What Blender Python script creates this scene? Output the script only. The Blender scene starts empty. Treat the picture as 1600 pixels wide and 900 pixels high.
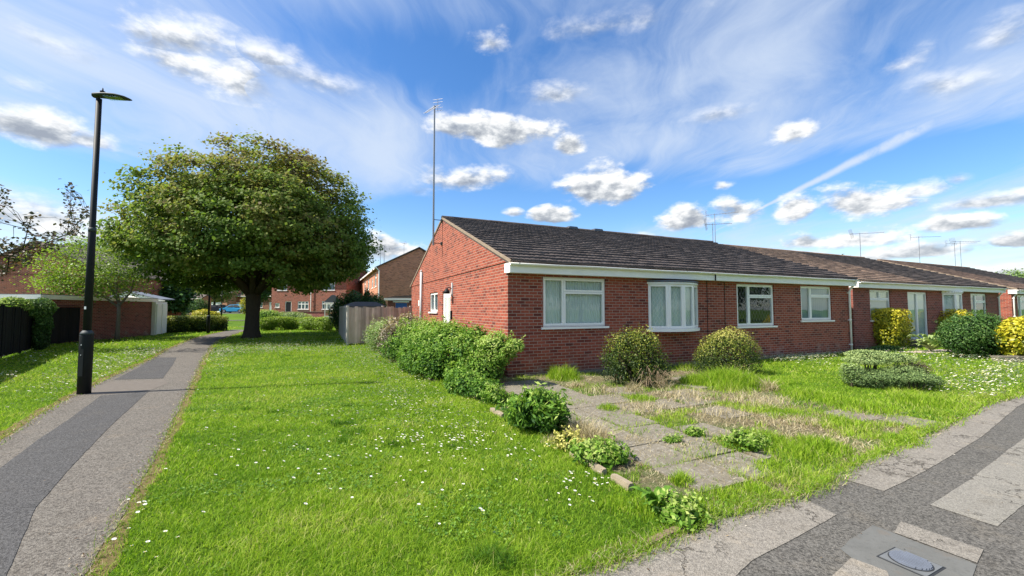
import bpy, bmesh, math, random
import numpy as np
from mathutils import Vector, Matrix
random.seed(7); RNG = np.random.default_rng(7)
SC = bpy.context.scene
COL = SC.collection
R = math.radians

# ------------------------------------------------------------ camera, sky, sun, exposure
FPX = 650.0; PITCH = math.atan(33/650.0); EYE = 1.6
cam = bpy.data.cameras.new('camera'); camo = bpy.data.objects.new('camera', cam); COL.objects.link(camo)
cam.sensor_width = 36; cam.lens = 36*FPX/1600; cam.clip_start = 0.05; cam.clip_end = 3000
camo.location = (0, 0, EYE); camo.rotation_euler = (math.pi/2+PITCH, 0, 0)
SC.camera = camo
SC.render.resolution_x = 1024; SC.render.resolution_y = 576
SC.view_settings.view_transform = 'Standard'; SC.view_settings.look = 'None'
SC.view_settings.gamma = 1; SC.view_settings.exposure = 1.06
SC.view_settings.use_curve_mapping = False
try:
    SC.cycles.max_bounces = 6; SC.cycles.transparent_max_bounces = 8; SC.cycles.transmission_bounces = 4
    SC.cycles.caustics_reflective = False; SC.cycles.caustics_refractive = False
except Exception: pass
SUN_EL = R(50); SUN_H = (-0.969, -0.245)
sd = Vector((SUN_H[0]*math.cos(SUN_EL), SUN_H[1]*math.cos(SUN_EL), math.sin(SUN_EL)))
sl = bpy.data.lights.new('sun', 'SUN'); sl.energy = 4.4; sl.angle = R(0.6); sl.color = (1.0, 0.94, 0.84)
so = bpy.data.objects.new('sun', sl); COL.objects.link(so); so.rotation_euler = sd.to_track_quat('Z', 'Y').to_euler()

def ray(px, py):
    u = px-800; v = 450-py
    return (u, FPX*math.cos(PITCH)-v*math.sin(PITCH), v*math.cos(PITCH)+FPX*math.sin(PITCH))
def G(px, py, z=0.0):
    r = ray(px, py); t = (z-EYE)/r[2]
    return (r[0]*t, r[1]*t)
def at(px, py, Y):
    r = ray(px, py); t = Y/r[1]
    return (r[0]*t, Y, EYE+r[2]*t)
def azel(px, py):
    x, y, z = ray(px, py)
    return math.atan2(x, y), math.atan2(z, math.hypot(x, y))

# ------------------------------------------------------------ node helpers
class NT:
    def __init__(s, tree): s.t = tree; s.n = tree.nodes; s.l = tree.links
    def new(s, typ, **kw):
        nd = s.n.new(typ)
        for k, v in kw.items(): setattr(nd, k, v)
        return nd
    def put(s, sock, v):
        if v is None: return
        if isinstance(v, bpy.types.NodeSocket): s.l.new(v, sock)
        else:
            if sock.type == 'RGBA' and len(v) == 3: v = (*v, 1)
            sock.default_value = v
    def math(s, op, a, b=None, c=None, clamp=False):
        nd = s.new('ShaderNodeMath', operation=op, use_clamp=clamp)
        s.put(nd.inputs[0], a); s.put(nd.inputs[1], b); s.put(nd.inputs[2], c)
        return nd.outputs[0]
    def vmath(s, op, a, b=None):
        nd = s.new('ShaderNodeVectorMath', operation=op)
        s.put(nd.inputs[0], a); s.put(nd.inputs[1], b)
        return nd.outputs['Value'] if op in ('DOT_PRODUCT', 'LENGTH') else nd.outputs[0]
    def mix(s, f, a, b, blend='MIX'):
        nd = s.new('ShaderNodeMix', data_type='RGBA', blend_type=blend)
        s.put(nd.inputs[0], f); s.put(nd.inputs[6], a); s.put(nd.inputs[7], b)
        return nd.outputs[2]
    def mixf(s, f, a, b):
        nd = s.new('ShaderNodeMix', data_type='FLOAT')
        s.put(nd.inputs[0], f); s.put(nd.inputs[2], a); s.put(nd.inputs[3], b)
        return nd.outputs[0]
    def noise(s, vec, scale, detail=4, rough=0.55, dist=0.0, color=False):
        nd = s.new('ShaderNodeTexNoise')
        s.put(nd.inputs['Vector'], vec); nd.inputs['Scale'].default_value = scale
        nd.inputs['Detail'].default_value = detail; nd.inputs['Roughness'].default_value = rough
        nd.inputs['Distortion'].default_value = dist
        return nd.outputs[1 if color else 0]
    def voronoi(s, vec, scale, feature='F1', out=0, rnd=1.0):
        nd = s.new('ShaderNodeTexVoronoi', feature=feature)
        s.put(nd.inputs['Vector'], vec); nd.inputs['Scale'].default_value = scale
        nd.inputs['Randomness'].default_value = rnd
        return nd.outputs[out]
    def ramp(s, f, stops, interp='LINEAR'):
        nd = s.new('ShaderNodeValToRGB'); cr = nd.color_ramp; cr.interpolation = interp
        while len(cr.elements) < len(stops): cr.elements.new(0.5)
        for e, (p, c) in zip(cr.elements, stops):
            e.position = p; e.color = (*c, 1) if len(c) == 3 else c
        s.put(nd.inputs[0], f)
        return nd.outputs[0]
    def step(s, v, lo, hi):
        nd = s.new('ShaderNodeMapRange', interpolation_type='SMOOTHSTEP')
        s.put(nd.inputs[0], v); s.put(nd.inputs[1], lo); s.put(nd.inputs[2], hi)
        nd.inputs[3].default_value = 0; nd.inputs[4].default_value = 1
        return nd.outputs[0]
    def bump(s, h, strength, dist):
        nd = s.new('ShaderNodeBump'); s.put(nd.inputs['Height'], h)
        nd.inputs['Strength'].default_value = strength; nd.inputs['Distance'].default_value = dist
        return nd.outputs[0]
    def mapping(s, vec, scale=(1, 1, 1), rot=(0, 0, 0), loc=(0, 0, 0)):
        nd = s.new('ShaderNodeMapping'); s.put(nd.inputs[0], vec)
        nd.inputs['Scale'].default_value = scale; nd.inputs['Rotation'].default_value = rot; nd.inputs['Location'].default_value = loc
        return nd.outputs[0]

# ------------------------------------------------------------ world
W = bpy.data.worlds.new('World'); SC.world = W; W.use_nodes = True
w = NT(W.node_tree); w.n.clear()
sky = w.new('ShaderNodeTexSky', sky_type='NISHITA'); sky.sun_disc = False
sky.sun_elevation = SUN_EL; sky.sun_rotation = math.atan2(SUN_H[0], SUN_H[1])
sky.air_density = 1.0; sky.dust_density = 0.6; sky.ozone_density = 2.0; sky.altitude = 100
tc = w.new('ShaderNodeTexCoord').outputs['Generated']
sep = w.new('ShaderNodeSeparateXYZ'); w.put(sep.inputs[0], tc)
dx, dy, dz = sep.outputs
az = w.math('ARCTAN2', dx, dy); el = w.math('ARCSINE', dz)
hs = w.new('ShaderNodeHueSaturation'); w.put(hs.inputs['Color'], sky.outputs[0])
hs.inputs['Saturation'].default_value = 1.30; hs.inputs['Value'].default_value = .80; hs.inputs['Hue'].default_value = 0.505
skyc = hs.outputs[0]
# high thin cloud, drawn out into streaks, on a flat layer far overhead
zz = w.math('MAXIMUM', w.math('ADD', dz, 0.10), 0.03)
comb = w.new('ShaderNodeCombineXYZ'); w.put(comb.inputs[0], w.math('DIVIDE', dx, zz)); w.put(comb.inputs[1], w.math('DIVIDE', dy, zz))
P = comb.outputs[0]
Pw = w.vmath('ADD', P, w.vmath('SCALE', w.vmath('SUBTRACT', w.noise(P, 0.9, 3, 0.5, color=True), (0.5, 0.5, 0.5))))
Pw.node.inputs[1].links[0].from_node.inputs['Scale'].default_value = 0.9
c1 = w.noise(w.mapping(Pw, (1.2, 0.42, 1), (0, 0, R(12))), 1.25, 8, 0.60, 0.6)
c2 = w.noise(w.mapping(Pw, (3.2, 0.9, 1), (0, 0, R(-24))), 1.2, 7, 0.62, 0.8)
c3 = w.noise(P, 0.55, 3, 0.5)
cir = w.math('ADD', w.math('MULTIPLY', c1, 0.62), w.math('MULTIPLY', c2, 0.28))
cir = w.math('ADD', cir, w.math('MULTIPLY', c3, 0.32))
for (px, py, rx, ry, a) in [(1370, 262, 200, 42, .36), (860, 322, 260, 36, .32), (90, 262, 200, 28, .30), (1560, 215, 60, 60, .1),
                            (560, 60, 160, 60, .14), (700, 120, 160, 60, .10), (880, 60, 120, 50, .10), (200, 160, 120, 30, .08), (1180, 300, 100, 30, .15), (640, 350, 90, 50, .2), (1130, 120, 120, 50, -.06), (400, 190, 200, 40, -.08), (600, 240, 60, 90, -.10),
                            (1190, 170, 60, 120, -.12), (1010, 225, 90, 26, -.10), (1560, 120, 90, 90, -.07)]:
    a0, e0 = azel(px, py); a1, _ = azel(px+rx, py); _, e1 = azel(px, py-ry)
    q = w.math('ADD', w.math('POWER', w.math('DIVIDE', w.math('SUBTRACT', az, a0), abs(a1-a0)), 2.0), w.math('POWER', w.math('DIVIDE', w.math('SUBTRACT', el, e0), abs(e1-e0)), 2.0))
    g = w.math('POWER', 2.718, w.math('MULTIPLY', q, -1.0))
    cir = w.math('SUBTRACT', cir, w.math('MULTIPLY', g, a))
cirA = w.math('MULTIPLY', w.step(cir, 0.44, 0.82), 0.84)
low = w.step(el, 0.22, 0.02)
cirA = w.math('MAXIMUM', cirA, w.math('MULTIPLY', low, w.math('MULTIPLY', w.step(c1, 0.30, 0.6), 0.55)))
# contrail: a great circle between two directions
def contrail(p0, p1, width, amt):
    global cirA
    a = Vector(ray(*p0)).normalized(); b = Vector(ray(*p1)).normalized()
    n = a.cross(b).normalized(); tdir = n.cross(a).normalized()
    d = w.math('ABSOLUTE', w.math('ADD', w.vmath('DOT_PRODUCT', tc, tuple(n)), w.math('MULTIPLY', w.math('SUBTRACT', w.noise(tc, 34, 4), 0.5), width*.9)))
    along = w.vmath('DOT_PRODUCT', tc, tuple(tdir)); L1 = tdir.dot(b)
    wd = w.math('MAXIMUM', w.math('ADD', width*0.45, w.math('MULTIPLY', along, width*1.6/L1)), width*.3)
    m = w.math('SUBTRACT', 1.0, w.step(w.math('DIVIDE', d, wd), 0.15, 1.1))
    m = w.math('MULTIPLY', m, w.math('MULTIPLY', w.step(along, -0.16, -0.02), w.math('SUBTRACT', 1.0, w.step(along, L1*0.8, L1*1.1))))
    m = w.math('MULTIPLY', m, w.math('MULTIPLY', w.step(w.noise(tc, 26, 4, 0.6), 0.12, 0.52), amt))
    cirA = w.math('MAXIMUM', cirA, m)
contrail((1190, 325), (1490, 175), 0.0075, .85)
# cumulus
CLOUDS = [(765,208,92,25,1.),(715,202,45,22,.9),(890,230,24,17,1.),(735,283,66,22,.85),(940,294,60,32,1.),(865,338,34,14,1.),(1075,345,60,22,1.),(1150,333,60,26,1.),
 (1240,328,46,22,1.),(1350,318,100,30,1.),(1430,300,60,16,.8),(1330,376,95,18,1.),(1260,380,50,14,1.),(1240,204,46,22,.95),(1490,350,62,16,1.),(1590,378,60,14,1.),(1540,316,90,14,.85),
 (1580,425,90,16,.95),(1440,395,150,15,.95),(1360,405,60,10,.9),(1250,400,60,12,.9),(70,206,80,30,.9),(140,222,60,18,.8),(285,66,115,42,.78),(345,116,115,42,.8),(220,50,50,26,.55),(420,90,60,24,.6),(1120,180,60,16,.45),(1480,130,90,30,.4),(1560,60,80,30,.4),(30,130,80,20,.4),(400,135,60,30,.45),(960,40,120,20,.3),(60,60,140,30,.3),(610,392,50,24,1.),(70,345,140,34,.9),(170,370,90,40,.8),(800,333,16,7,.8),
 (770,70,34,24,.75),(870,150,70,18,.55),(1415,100,48,22,.6),(1130,290,18,9,.8),(1500,280,26,12,.5),(470,120,90,26,.4),(1690,420,80,20,.9),(1000,372,22,9,.7),(845,155,40,14,.6),(655,300,24,12,.5),(1180,408,60,10,.7),(1010,415,60,14,.8),(-150,300,120,60,1.),(1800,300,160,50,1.),(1750,120,120,60,1.)]
nz = w.mapping(tc, (1, 1, 2.0))
wob = w.noise(nz, 9.0, 8, 0.60)
wob2 = w.noise(w.vmath('ADD', nz, (-0.014, 0.0, 0.024)), 9.0, 5, 0.60)
F = None; S = None; K = None
for (px, py, rx, ry, k) in CLOUDS:
    a0, e0 = azel(px, py); a1, _ = azel(px+rx, py); _, e1 = azel(px, py-ry)
    ry_ = abs(e1-e0)*1.22
    su = w.math('DIVIDE', w.math('SUBTRACT', az, a0), abs(a1-a0)*1.1)
    sv = w.math('DIVIDE', w.math('SUBTRACT', el, e0), ry_)
    svq = w.math('MULTIPLY', sv, w.mixf(w.math('LESS_THAN', sv, 0.0), 1.0, 1.45))
    d = w.math('POWER', w.math('ADD', w.math('MULTIPLY', su, su), w.math('MULTIPLY', svq, svq)), 0.5)
    f = w.math('MULTIPLY_ADD', d, -(.7+.3*k), .7+.3*k)
    if F is None: F, S, K = f, sv, w.math('MULTIPLY', k, 1.0)
    else:
        t = w.math('GREATER_THAN', f, F); S = w.mixf(t, S, sv); K = w.mixf(t, K, k); F = w.math('MAXIMUM', F, f)
den = w.math('ADD', F, w.math('MULTIPLY', w.math('SUBTRACT', wob, 0.46), 3.0))
den = w.math('MINIMUM', den, w.math('MULTIPLY_ADD', F, 3.0, 0.95))
cuA = w.math('MULTIPLY', w.step(den, 0.02, w.math('MULTIPLY_ADD', K, -1.3, 1.95)), w.math('MULTIPLY_ADD', K, .45, .55))
lit = w.math('ADD', w.math('MULTIPLY', w.math('SUBTRACT', wob, wob2), 4.5), w.math('MULTIPLY_ADD', S, 0.42, 0.62))
lit = w.math('SUBTRACT', lit, w.math('MULTIPLY', w.step(den, 0.3, 1.2), 0.22))
cuC = w.ramp(lit, [(0.0, (0.36, 0.40, 0.47)), (0.35, (0.56, 0.60, 0.65)), (0.66, (0.88, 0.90, 0.92)), (1.0, (1.12, 1.12, 1.10))])
SKYK = 0.13
cs = 1.0/SKYK*0.50
cirC = w.mix(1.0, (0.70*cs, 0.80*cs, 0.95*cs), (1, 1, 1), 'MULTIPLY')
cuC2 = w.mix(1.0, cuC, (cs, cs, cs), 'MULTIPLY')
colr = w.mix(cirA, skyc, cirC)
colr = w.mix(w.math('MULTIPLY', cuA, w.step(el, -0.02, 0.01)), colr, cuC2)
bg = w.new('ShaderNodeBackground'); w.put(bg.inputs[0], colr); bg.inputs[1].default_value = SKYK
wo = w.new('ShaderNodeOutputWorld'); w.l.new(bg.outputs[0], wo.inputs[0])
W.cycles.sampling_method = 'MANUAL'; W.cycles.sample_map_resolution = 512

# ------------------------------------------------------------ materials
def mat(name, build, rough=0.8, spec=0.3):
    m = bpy.data.materials.new(name); m.use_nodes = True
    t = NT(m.node_tree); b = t.n['Principled BSDF']
    b.inputs['Roughness'].default_value = rough
    b.inputs['Specular IOR Level'].default_value = spec
    build(t, b)
    return m
def OBJ(t): return t.new('ShaderNodeTexCoord').outputs['Object']
def GEO(t): return t.new('ShaderNodeNewGeometry').outputs['Position']
def UV(t): return t.new('ShaderNodeTexCoord').outputs['UV']
def plain(name, col, rough=0.6, spec=0.4, var=0.12, scale=6, metal=0, bump=0.0):
    def f(t, b):
        p = GEO(t); n = t.noise(p, scale, 5, 0.6)
        t.put(b.inputs['Base Color'], t.mix(n, tuple(c*(1-var) for c in col), tuple(min(1, c*(1+var)) for c in col)))
        b.inputs['Metallic'].default_value = metal
        if bump: t.put(b.inputs['Normal'], t.bump(t.noise(p, scale*12, 3), bump, 0.01))
    return mat(name, f, rough, spec)
def brick(name, c1, c2, c3, mortar, fine=1.0):
    def f(t, b):
        uv = UV(t)
        wv = t.vmath('ADD', uv, t.vmath('SCALE', t.vmath('SUBTRACT', t.noise(uv, 9, 2, color=True), (.5, .5, .5))))
        wv.node.inputs[1].links[0].from_node.inputs['Scale'].default_value = 0.006
        bt = t.new('ShaderNodeTexBrick'); t.put(bt.inputs['Vector'], wv)
        bt.offset = 0.5; bt.squash = 1
        bt.inputs['Scale'].default_value = 1; bt.inputs['Brick Width'].default_value = .225*fine; bt.inputs['Row Height'].default_value = .075*fine
        bt.inputs['Mortar Size'].default_value = .0072*fine; bt.inputs['Mortar Smooth'].default_value = .25; bt.inputs['Bias'].default_value = 0
        bt.inputs['Color1'].default_value = (0, 0, 0, 1); bt.inputs['Color2'].default_value = (1, 1, 1, 1); bt.inputs['Mortar'].default_value = (.5, .5, .5, 1)
        rnd = bt.outputs['Color']; fac = bt.outputs['Fac']
        n1 = t.noise(uv, 1.1, 5, .6); n2 = t.noise(uv, 26, 5, .65)
        sel = t.math('ADD', rnd, t.math('MULTIPLY', t.math('SUBTRACT', n1, .5), .9))
        bc = t.ramp(sel, [(0.0, c3), (0.14, c2), (0.5, c1), (1.0, tuple(min(1, x*1.22) for x in c1))])
        bc = t.mix(t.step(n2, .35, .75), t.mix(1.0, bc, (.72, .70, .70), 'MULTIPLY'), bc)
        # pale lime bloom and soot that stay on the wall
        ef = t.math('MULTIPLY', t.step(t.noise(uv, 2.4, 7, .7), .60, .78), .32)
        bc = t.mix(ef, bc, (.50, .40, .34))
        sp = t.new('ShaderNodeSeparateXYZ'); t.put(sp.inputs[0], uv)
        lo = t.math('MULTIPLY', t.step(sp.outputs[1], .55, .12), t.step(t.noise(uv, 1.9, 6, .7), .50, .62)); bc = t.mix(t.math('MULTIPLY', lo, .55), bc, (.46, .38, .33))
        dk_ = t.math('MULTIPLY', t.step(sp.outputs[1], .30, .02), .6); bc = t.mix(dk_, bc, (.10, .06, .045))
        st_ = t.math('MULTIPLY', t.step(t.noise(t.mapping(uv, (3.2, .35, 1)), 1.0, 6, .7), .56, .74), .35); bc = t.mix(st_, bc, tuple(x*.5 for x in c2))
        mc = t.mix(t.noise(uv, 3.0, 4), mortar, tuple(x*.72 for x in mortar))
        t.put(b.inputs['Base Color'], t.mix(fac, bc, mc))
        h = t.math('ADD', t.math('MULTIPLY', fac, -1.0), t.math('MULTIPLY', n2, .35))
        t.put(b.inputs['Normal'], t.bump(h, .7, .008))
    return mat(name, f, .88, .2)
M = {}
M['brick'] = brick('red_brick', (.355, .088, .052), (.26, .060, .040), (.165, .044, .033), (.47, .34, .26))
M['brick2'] = brick('dark_red_brick', (.31, .085, .062), (.24, .068, .05), (.16, .05, .042), (.44, .31, .25))
M['brick_brown'] = brick('brown_brick', (.66, .26, .15), (.54, .20, .115), (.38, .135, .085), (.60, .44, .31))
M['brick_orange'] = brick('orange_brick', (.44, .17, .10), (.36, .13, .08), (.26, .09, .06), (.42, .28, .2))
def tiles_mat(name, c1, c2, lich):
    def f(t, b):
        p = OBJ(t); n = t.noise(p, 1.4, 6, .65); n2 = t.noise(p, 13, 6, .7)
        c = t.mix(t.step(n, .3, .7), c1, c2); n5 = t.noise(p, .7, 7, .7); c = t.mix(t.step(n5, .48, .62), c, tuple(x*.72 for x in c1)); c = t.mix(t.math('MULTIPLY', t.step(t.noise(p, 3.2, 7, .75), .58, .68), .6), c, tuple(x*1.7 for x in c1))
        c = t.mix(t.math('MULTIPLY', t.step(n2, .58, .72), .55), c, lich)
        c = t.mix(t.math('MULTIPLY', t.step(t.noise(p, 22, 4, .6), .62, .7), .5), c, tuple(x*.35 for x in c1))
        isl = t.new('ShaderNodeNewGeometry').outputs['Random Per Island']
        c = t.mix(1.0, c, t.ramp(isl, [(0, (.82, .82, .83)), (.8, (1.08, 1.07, 1.05)), (1, (1.35, 1.3, 1.25))]), 'MULTIPLY')
        t.put(b.inputs['Base Color'], c)
        t.put(b.inputs['Normal'], t.bump(t.noise(p, 60, 4, .7), .6, .01))
    return mat(name, f, .92, .2)
M['tile_dark'] = tiles_mat('grey_brown_roof_tile', (.115, .095, .087), (.082, .069, .064), (.21, .19, .17))
M['tile_brown'] = tiles_mat('brown_roof_tile', (.31, .215, .155), (.26, .18, .13), (.38, .28, .21))
M['tile_grey'] = tiles_mat('grey_roof_tile', (.13, .105, .09), (.105, .085, .075), (.19, .16, .14))
M['tile_red'] = tiles_mat('red_roof_tile', (.29, .195, .14), (.25, .165, .12), (.36, .26, .20))
M['upvc'] = plain('white_plastic', (.93, .89, .83), .35, .5, .03, 3)
M['fascia'] = plain('weathered_white_board', (.90, .87, .79), .5, .4, .10, 3)
M['greypipe'] = plain('grey_plastic_pipe', (.55, .55, .54), .5, .4, .08, 8)
M['mortar'] = plain('verge_mortar', (.27, .21, .155), .95, .1, .35, 9, bump=.5)
M['lead'] = plain('lead_flashing', (.10, .11, .13), .5, .5, .2, 6)
M['black'] = plain('black_paint', (.009, .011, .012), .62, .25, .2, 8)
M['darkgrey'] = plain('dark_grey_metal', (.040, .050, .050), .6, .3, .15, 8)
M['alu'] = plain('dull_aluminium', (.26, .26, .27), .45, .5, .15, 20, .6)
M['soil'] = plain('dry_soil', (.16, .12, .075), .95, .1, .4, 7, bump=.6)
M['rubber'] = plain('tyre_rubber', (.02, .02, .02), .8, .3)
M['sticker'] = plain('white_sticker', (.8, .8, .78), .5, .3, .05)
M['blue_door'] = plain('blue_painted_metal', (.05, .14, .42), .5, .4, .1)
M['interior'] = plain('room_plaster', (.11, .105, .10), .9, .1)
def glass_f(t, b):
    t.n.remove(b)
    o = t.n['Material Output']; tr = t.new('ShaderNodeBsdfTransparent'); tr.inputs[0].default_value = (.90, .95, .93, 1)
    gl = t.new('ShaderNodeBsdfGlossy'); gl.inputs['Roughness'].default_value = .015; gl.inputs[0].default_value = (.95, 1, 1, 1)
    lw = t.new('ShaderNodeLayerWeight'); lw.inputs[0].default_value = .5
    nz = t.bump(t.noise(GEO(t), 2.2, 2), .04, .02); t.put(lw.inputs['Normal'], nz); t.put(gl.inputs['Normal'], nz)
    mx = t.new('ShaderNodeMixShader'); t.put(mx.inputs[0], t.math('MULTIPLY_ADD', t.math('POWER', lw.outputs['Facing'], 3.5), .8, .06, clamp=True))
    t.l.new(tr.outputs[0], mx.inputs[1]); t.l.new(gl.outputs[0], mx.inputs[2]); t.l.new(mx.outputs[0], o.inputs[0])
def matg(name, f):
    m = bpy.data.materials.new(name); m.use_nodes = True; t = NT(m.node_tree); f(t, t.n['Principled BSDF']); return m
M['glass'] = matg('window_glass', glass_f)
def curtain_mat(name, c, tr=.3):
    def f(t, b):
        o = t.n['Material Output']
        uv = GEO(t)
        t.put(b.inputs['Base Color'], t.mix(t.noise(uv, 24, 3), c, tuple(x*.86 for x in c)))
        b.inputs['Roughness'].default_value = .9
        tl = t.new('ShaderNodeBsdfTranslucent'); tl.inputs[0].default_value = (*c, 1)
        mx = t.new('ShaderNodeMixShader'); mx.inputs[0].default_value = tr
        t.l.new(b.outputs[0], mx.inputs[1]); t.l.new(tl.outputs[0], mx.inputs[2]); t.l.new(mx.outputs[0], o.inputs[0])
    return matg(name, f)
M['curtain'] = curtain_mat('pale_curtain', (.88, .93, .86), .2)
M['net'] = curtain_mat('net_curtain', (.76, .84, .77), .2)
M['blind'] = curtain_mat('grey_blind', (.30, .38, .42))
M['screen'] = plain('beige_blind', (.50, .50, .42), .9, .1)

def leaf_mat(name, stops, trans=.35, rough=.5, spec=.35):
    def f(t, b):
        o = t.n['Material Output']
        a = t.new('ShaderNodeAttribute', attribute_name='tint').outputs['Fac']
        c = t.ramp(a, stops)
        t.put(b.inputs['Base Color'], c); b.inputs['Roughness'].default_value = rough; b.inputs['Specular IOR Level'].default_value = spec
        tl = t.new('ShaderNodeBsdfTranslucent'); t.put(tl.inputs[0], t.mix(1.0, c, (1.15, 1.25, .7), 'MULTIPLY'))
        mx = t.new('ShaderNodeMixShader'); mx.inputs[0].default_value = trans
        t.l.new(b.outputs[0], mx.inputs[1]); t.l.new(tl.outputs[0], mx.inputs[2]); t.l.new(mx.outputs[0], o.inputs[0])
    return matg(name, f)
M['grass'] = leaf_mat('grass_blade', [(0, (.035, .10, .012)), (.3, (.105, .22, .014)), (.6, (.235, .375, .022)), (.88, (.37, .48, .045)), (1, (.50, .47, .18))], .38, .6, .15)
M['straw'] = leaf_mat('straw_blade', [(0, (.16, .12, .06)), (.5, (.38, .31, .17)), (1, (.60, .53, .36))], .2, .7, .2)
M['maple'] = leaf_mat('maple_leaf', [(0, (.07, .13, .025)), (.4, (.16, .235, .045)), (.62, (.25, .265, .065)), (.8, (.235, .195, .085)), (1, (.225, .155, .10))], .44, .6, .12)
M['lime'] = leaf_mat('lime_leaf', [(0, (.09, .16, .02)), (.5, (.20, .30, .03)), (1, (.34, .42, .05))], .4)
M['shrubg'] = leaf_mat('shrub_leaf', [(0, (.025, .075, .014)), (.35, (.085, .19, .022)), (.7, (.19, .33, .035)), (1, (.42, .50, .14))], .34, .6, .2)
M['darkleaf'] = leaf_mat('dark_leaf', [(0, (.015, .042, .012)), (.5, (.045, .105, .022)), (.85, (.085, .18, .035)), (1, (.18, .28, .07))], .25, .5, .25)
M['gold'] = leaf_mat('gold_leaf', [(0, (.05, .10, .012)), (.35, (.20, .24, .015)), (.7, (.46, .42, .02)), (1, (.66, .56, .05))], .3, .45, .35)
M['purple'] = leaf_mat('bronze_leaf', [(0, (.05, .055, .028)), (.4, (.15, .14, .075)), (.75, (.27, .21, .17)), (1, (.38, .30, .10))], .25)
M['sage'] = leaf_mat('grey_green_leaf', [(0, (.06, .11, .03)), (.5, (.20, .30, .085)), (1, (.40, .48, .19))], .3)
M['boxleaf'] = leaf_mat('yellow_green_leaf', [(0, (.02, .045, .012)), (.35, (.08, .12, .015)), (.65, (.24, .27, .03)), (1, (.62, .56, .17))], .28, .5, .25)
M['juniper'] = leaf_mat('juniper_needle', [(0, (.05, .09, .03)), (.5, (.19, .28, .085)), (1, (.40, .48, .18))], .15, .7)
M['deadneedle'] = leaf_mat('dead_needle', [(0, (.05, .04, .025)), (.6, (.13, .10, .06)), (1, (.2, .16, .1))], .1, .8)
M['blossom'] = leaf_mat('blossom_petal', [(0, (.25, .3, .1)), (.3, (.75, .62, .60)), (1, (.85, .78, .74))], .3)
M['redleaf'] = leaf_mat('red_green_leaf', [(0, (.025, .04, .016)), (.5, (.065, .07, .03)), (1, (.14, .075, .05))], .25)
def bark_mat(name, c):
    def f(t, b):
        p = t.mapping(GEO(t), (9, 9, 2.2)); n = t.noise(p, 2.0, 7, .7)
        t.put(b.inputs['Base Color'], t.mix(n, tuple(x*.5 for x in c), tuple(x*1.5 for x in c)))
        t.put(b.inputs['Normal'], t.bump(n, .9, .04))
    return mat(name, f, .95, .1)
M['bark'] = bark_mat('grey_bark', (.062, .050, .034)); M['barkl'] = bark_mat('pale_bark', (.20, .17, .13))
def wood_f(c):
    def f(t, b):
        p = t.mapping(OBJ(t), (16, 16, 1.1)); n = t.noise(p, 2, 6, .7); m_ = t.noise(OBJ(t), 2.2, 3)
        cc = t.mix(n, tuple(x*.42 for x in c), tuple(x*1.3 for x in c))
        isl = t.new('ShaderNodeNewGeometry').outputs['Random Per Island']
        cc = t.mix(t.math('MULTIPLY', t.step(m_, .45, .75), .4), cc, tuple(x*k for x, k in zip(c, (.5, .55, .35))))
        t.put(b.inputs['Base Color'], t.mix(1.0, cc, t.ramp(isl, [(0, (.6, .6, .6)), (1, (1.25, 1.25, 1.25))]), 'MULTIPLY'))
        t.put(b.inputs['Normal'], t.bump(n, .6, .012))
    return f
M['oldwood'] = mat('weathered_wood', wood_f((.62, .57, .49)), .9, .15)
M['creosote'] = mat('black_stained_wood', wood_f((.009, .010, .013)), .75, .15)

# ------------------------------------------------------------ object helpers
def tag(o, label=None, cat=None, group=None, kind=None):
    if label: o['label'] = label
    if cat: o['category'] = cat
    if group: o['group'] = group
    if kind: o['kind'] = kind
    return o
def thing(name, label, cat, loc=(0, 0, 0), rz=0, group=None):
    o = bpy.data.objects.new(name, None); COL.objects.link(o); o.location = loc; o.rotation_euler = (0, 0, rz)
    o.empty_display_size = .2
    return tag(o, label, cat, group)
def mk(name, bm, m, parent=None, smooth=False, loc=None, rz=None):
    me = bpy.data.meshes.new(name); bm.to_mesh(me); bm.free()
    ms = m if isinstance(m, (list, tuple)) else [m]
    for x in ms: me.materials.append(x)
    if smooth: me.shade_smooth()
    o = bpy.data.objects.new(name, me); COL.objects.link(o)
    if parent: o.parent = parent
    if loc is not None: o.location = loc
    if rz is not None: o.rotation_euler = (0, 0, rz)
    return o
def npmesh(name, verts, faces, m, parent=None, tint=None, smooth=False):
    """verts (N,3); faces: (F,k) array"""
    verts = np.asarray(verts, np.float32); faces = np.asarray(faces, np.int32)
    me = bpy.data.meshes.new(name); me.vertices.add(len(verts)); me.vertices.foreach_set('co', verts.ravel())
    k = faces.shape[1]; me.loops.add(faces.size); me.loops.foreach_set('vertex_index', faces.ravel())
    me.polygons.add(len(faces)); me.polygons.foreach_set('loop_start', np.arange(0, faces.size, k, dtype=np.int32))
    try: me.polygons.foreach_set('loop_total', np.full(len(faces), k, np.int32))
    except Exception: pass
    if tint is not None:
        a = me.attributes.new('tint', 'FLOAT', 'POINT'); a.data.foreach_set('value', np.asarray(tint, np.float32))
    me.update(calc_edges=True)
    for x in (m if isinstance(m, (list, tuple)) else [m]): me.materials.append(x)
    if smooth: me.shade_smooth()
    o = bpy.data.objects.new(name, me); COL.objects.link(o)
    if parent: o.parent = parent
    return o
ID3 = lambda u, n, z: (u, n, z)
def box(bm, a0, a1, b0, b1, c0, c1, f=ID3):
    vs = [bm.verts.new(f(*p)) for p in [(a0, b0, c0), (a1, b0, c0), (a1, b1, c0), (a0, b1, c0), (a0, b0, c1), (a1, b0, c1), (a1, b1, c1), (a0, b1, c1)]]
    for q in [(0, 3, 2, 1), (4, 5, 6, 7), (0, 1, 5, 4), (1, 2, 6, 5), (2, 3, 7, 6), (3, 0, 4, 7)]:
        bm.faces.new([vs[i] for i in q])
def boxmesh(*a, f=ID3):
    bm = bmesh.new(); box(bm, *a, f=f); bmesh.ops.recalc_face_normals(bm, faces=bm.faces); return bm
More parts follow.
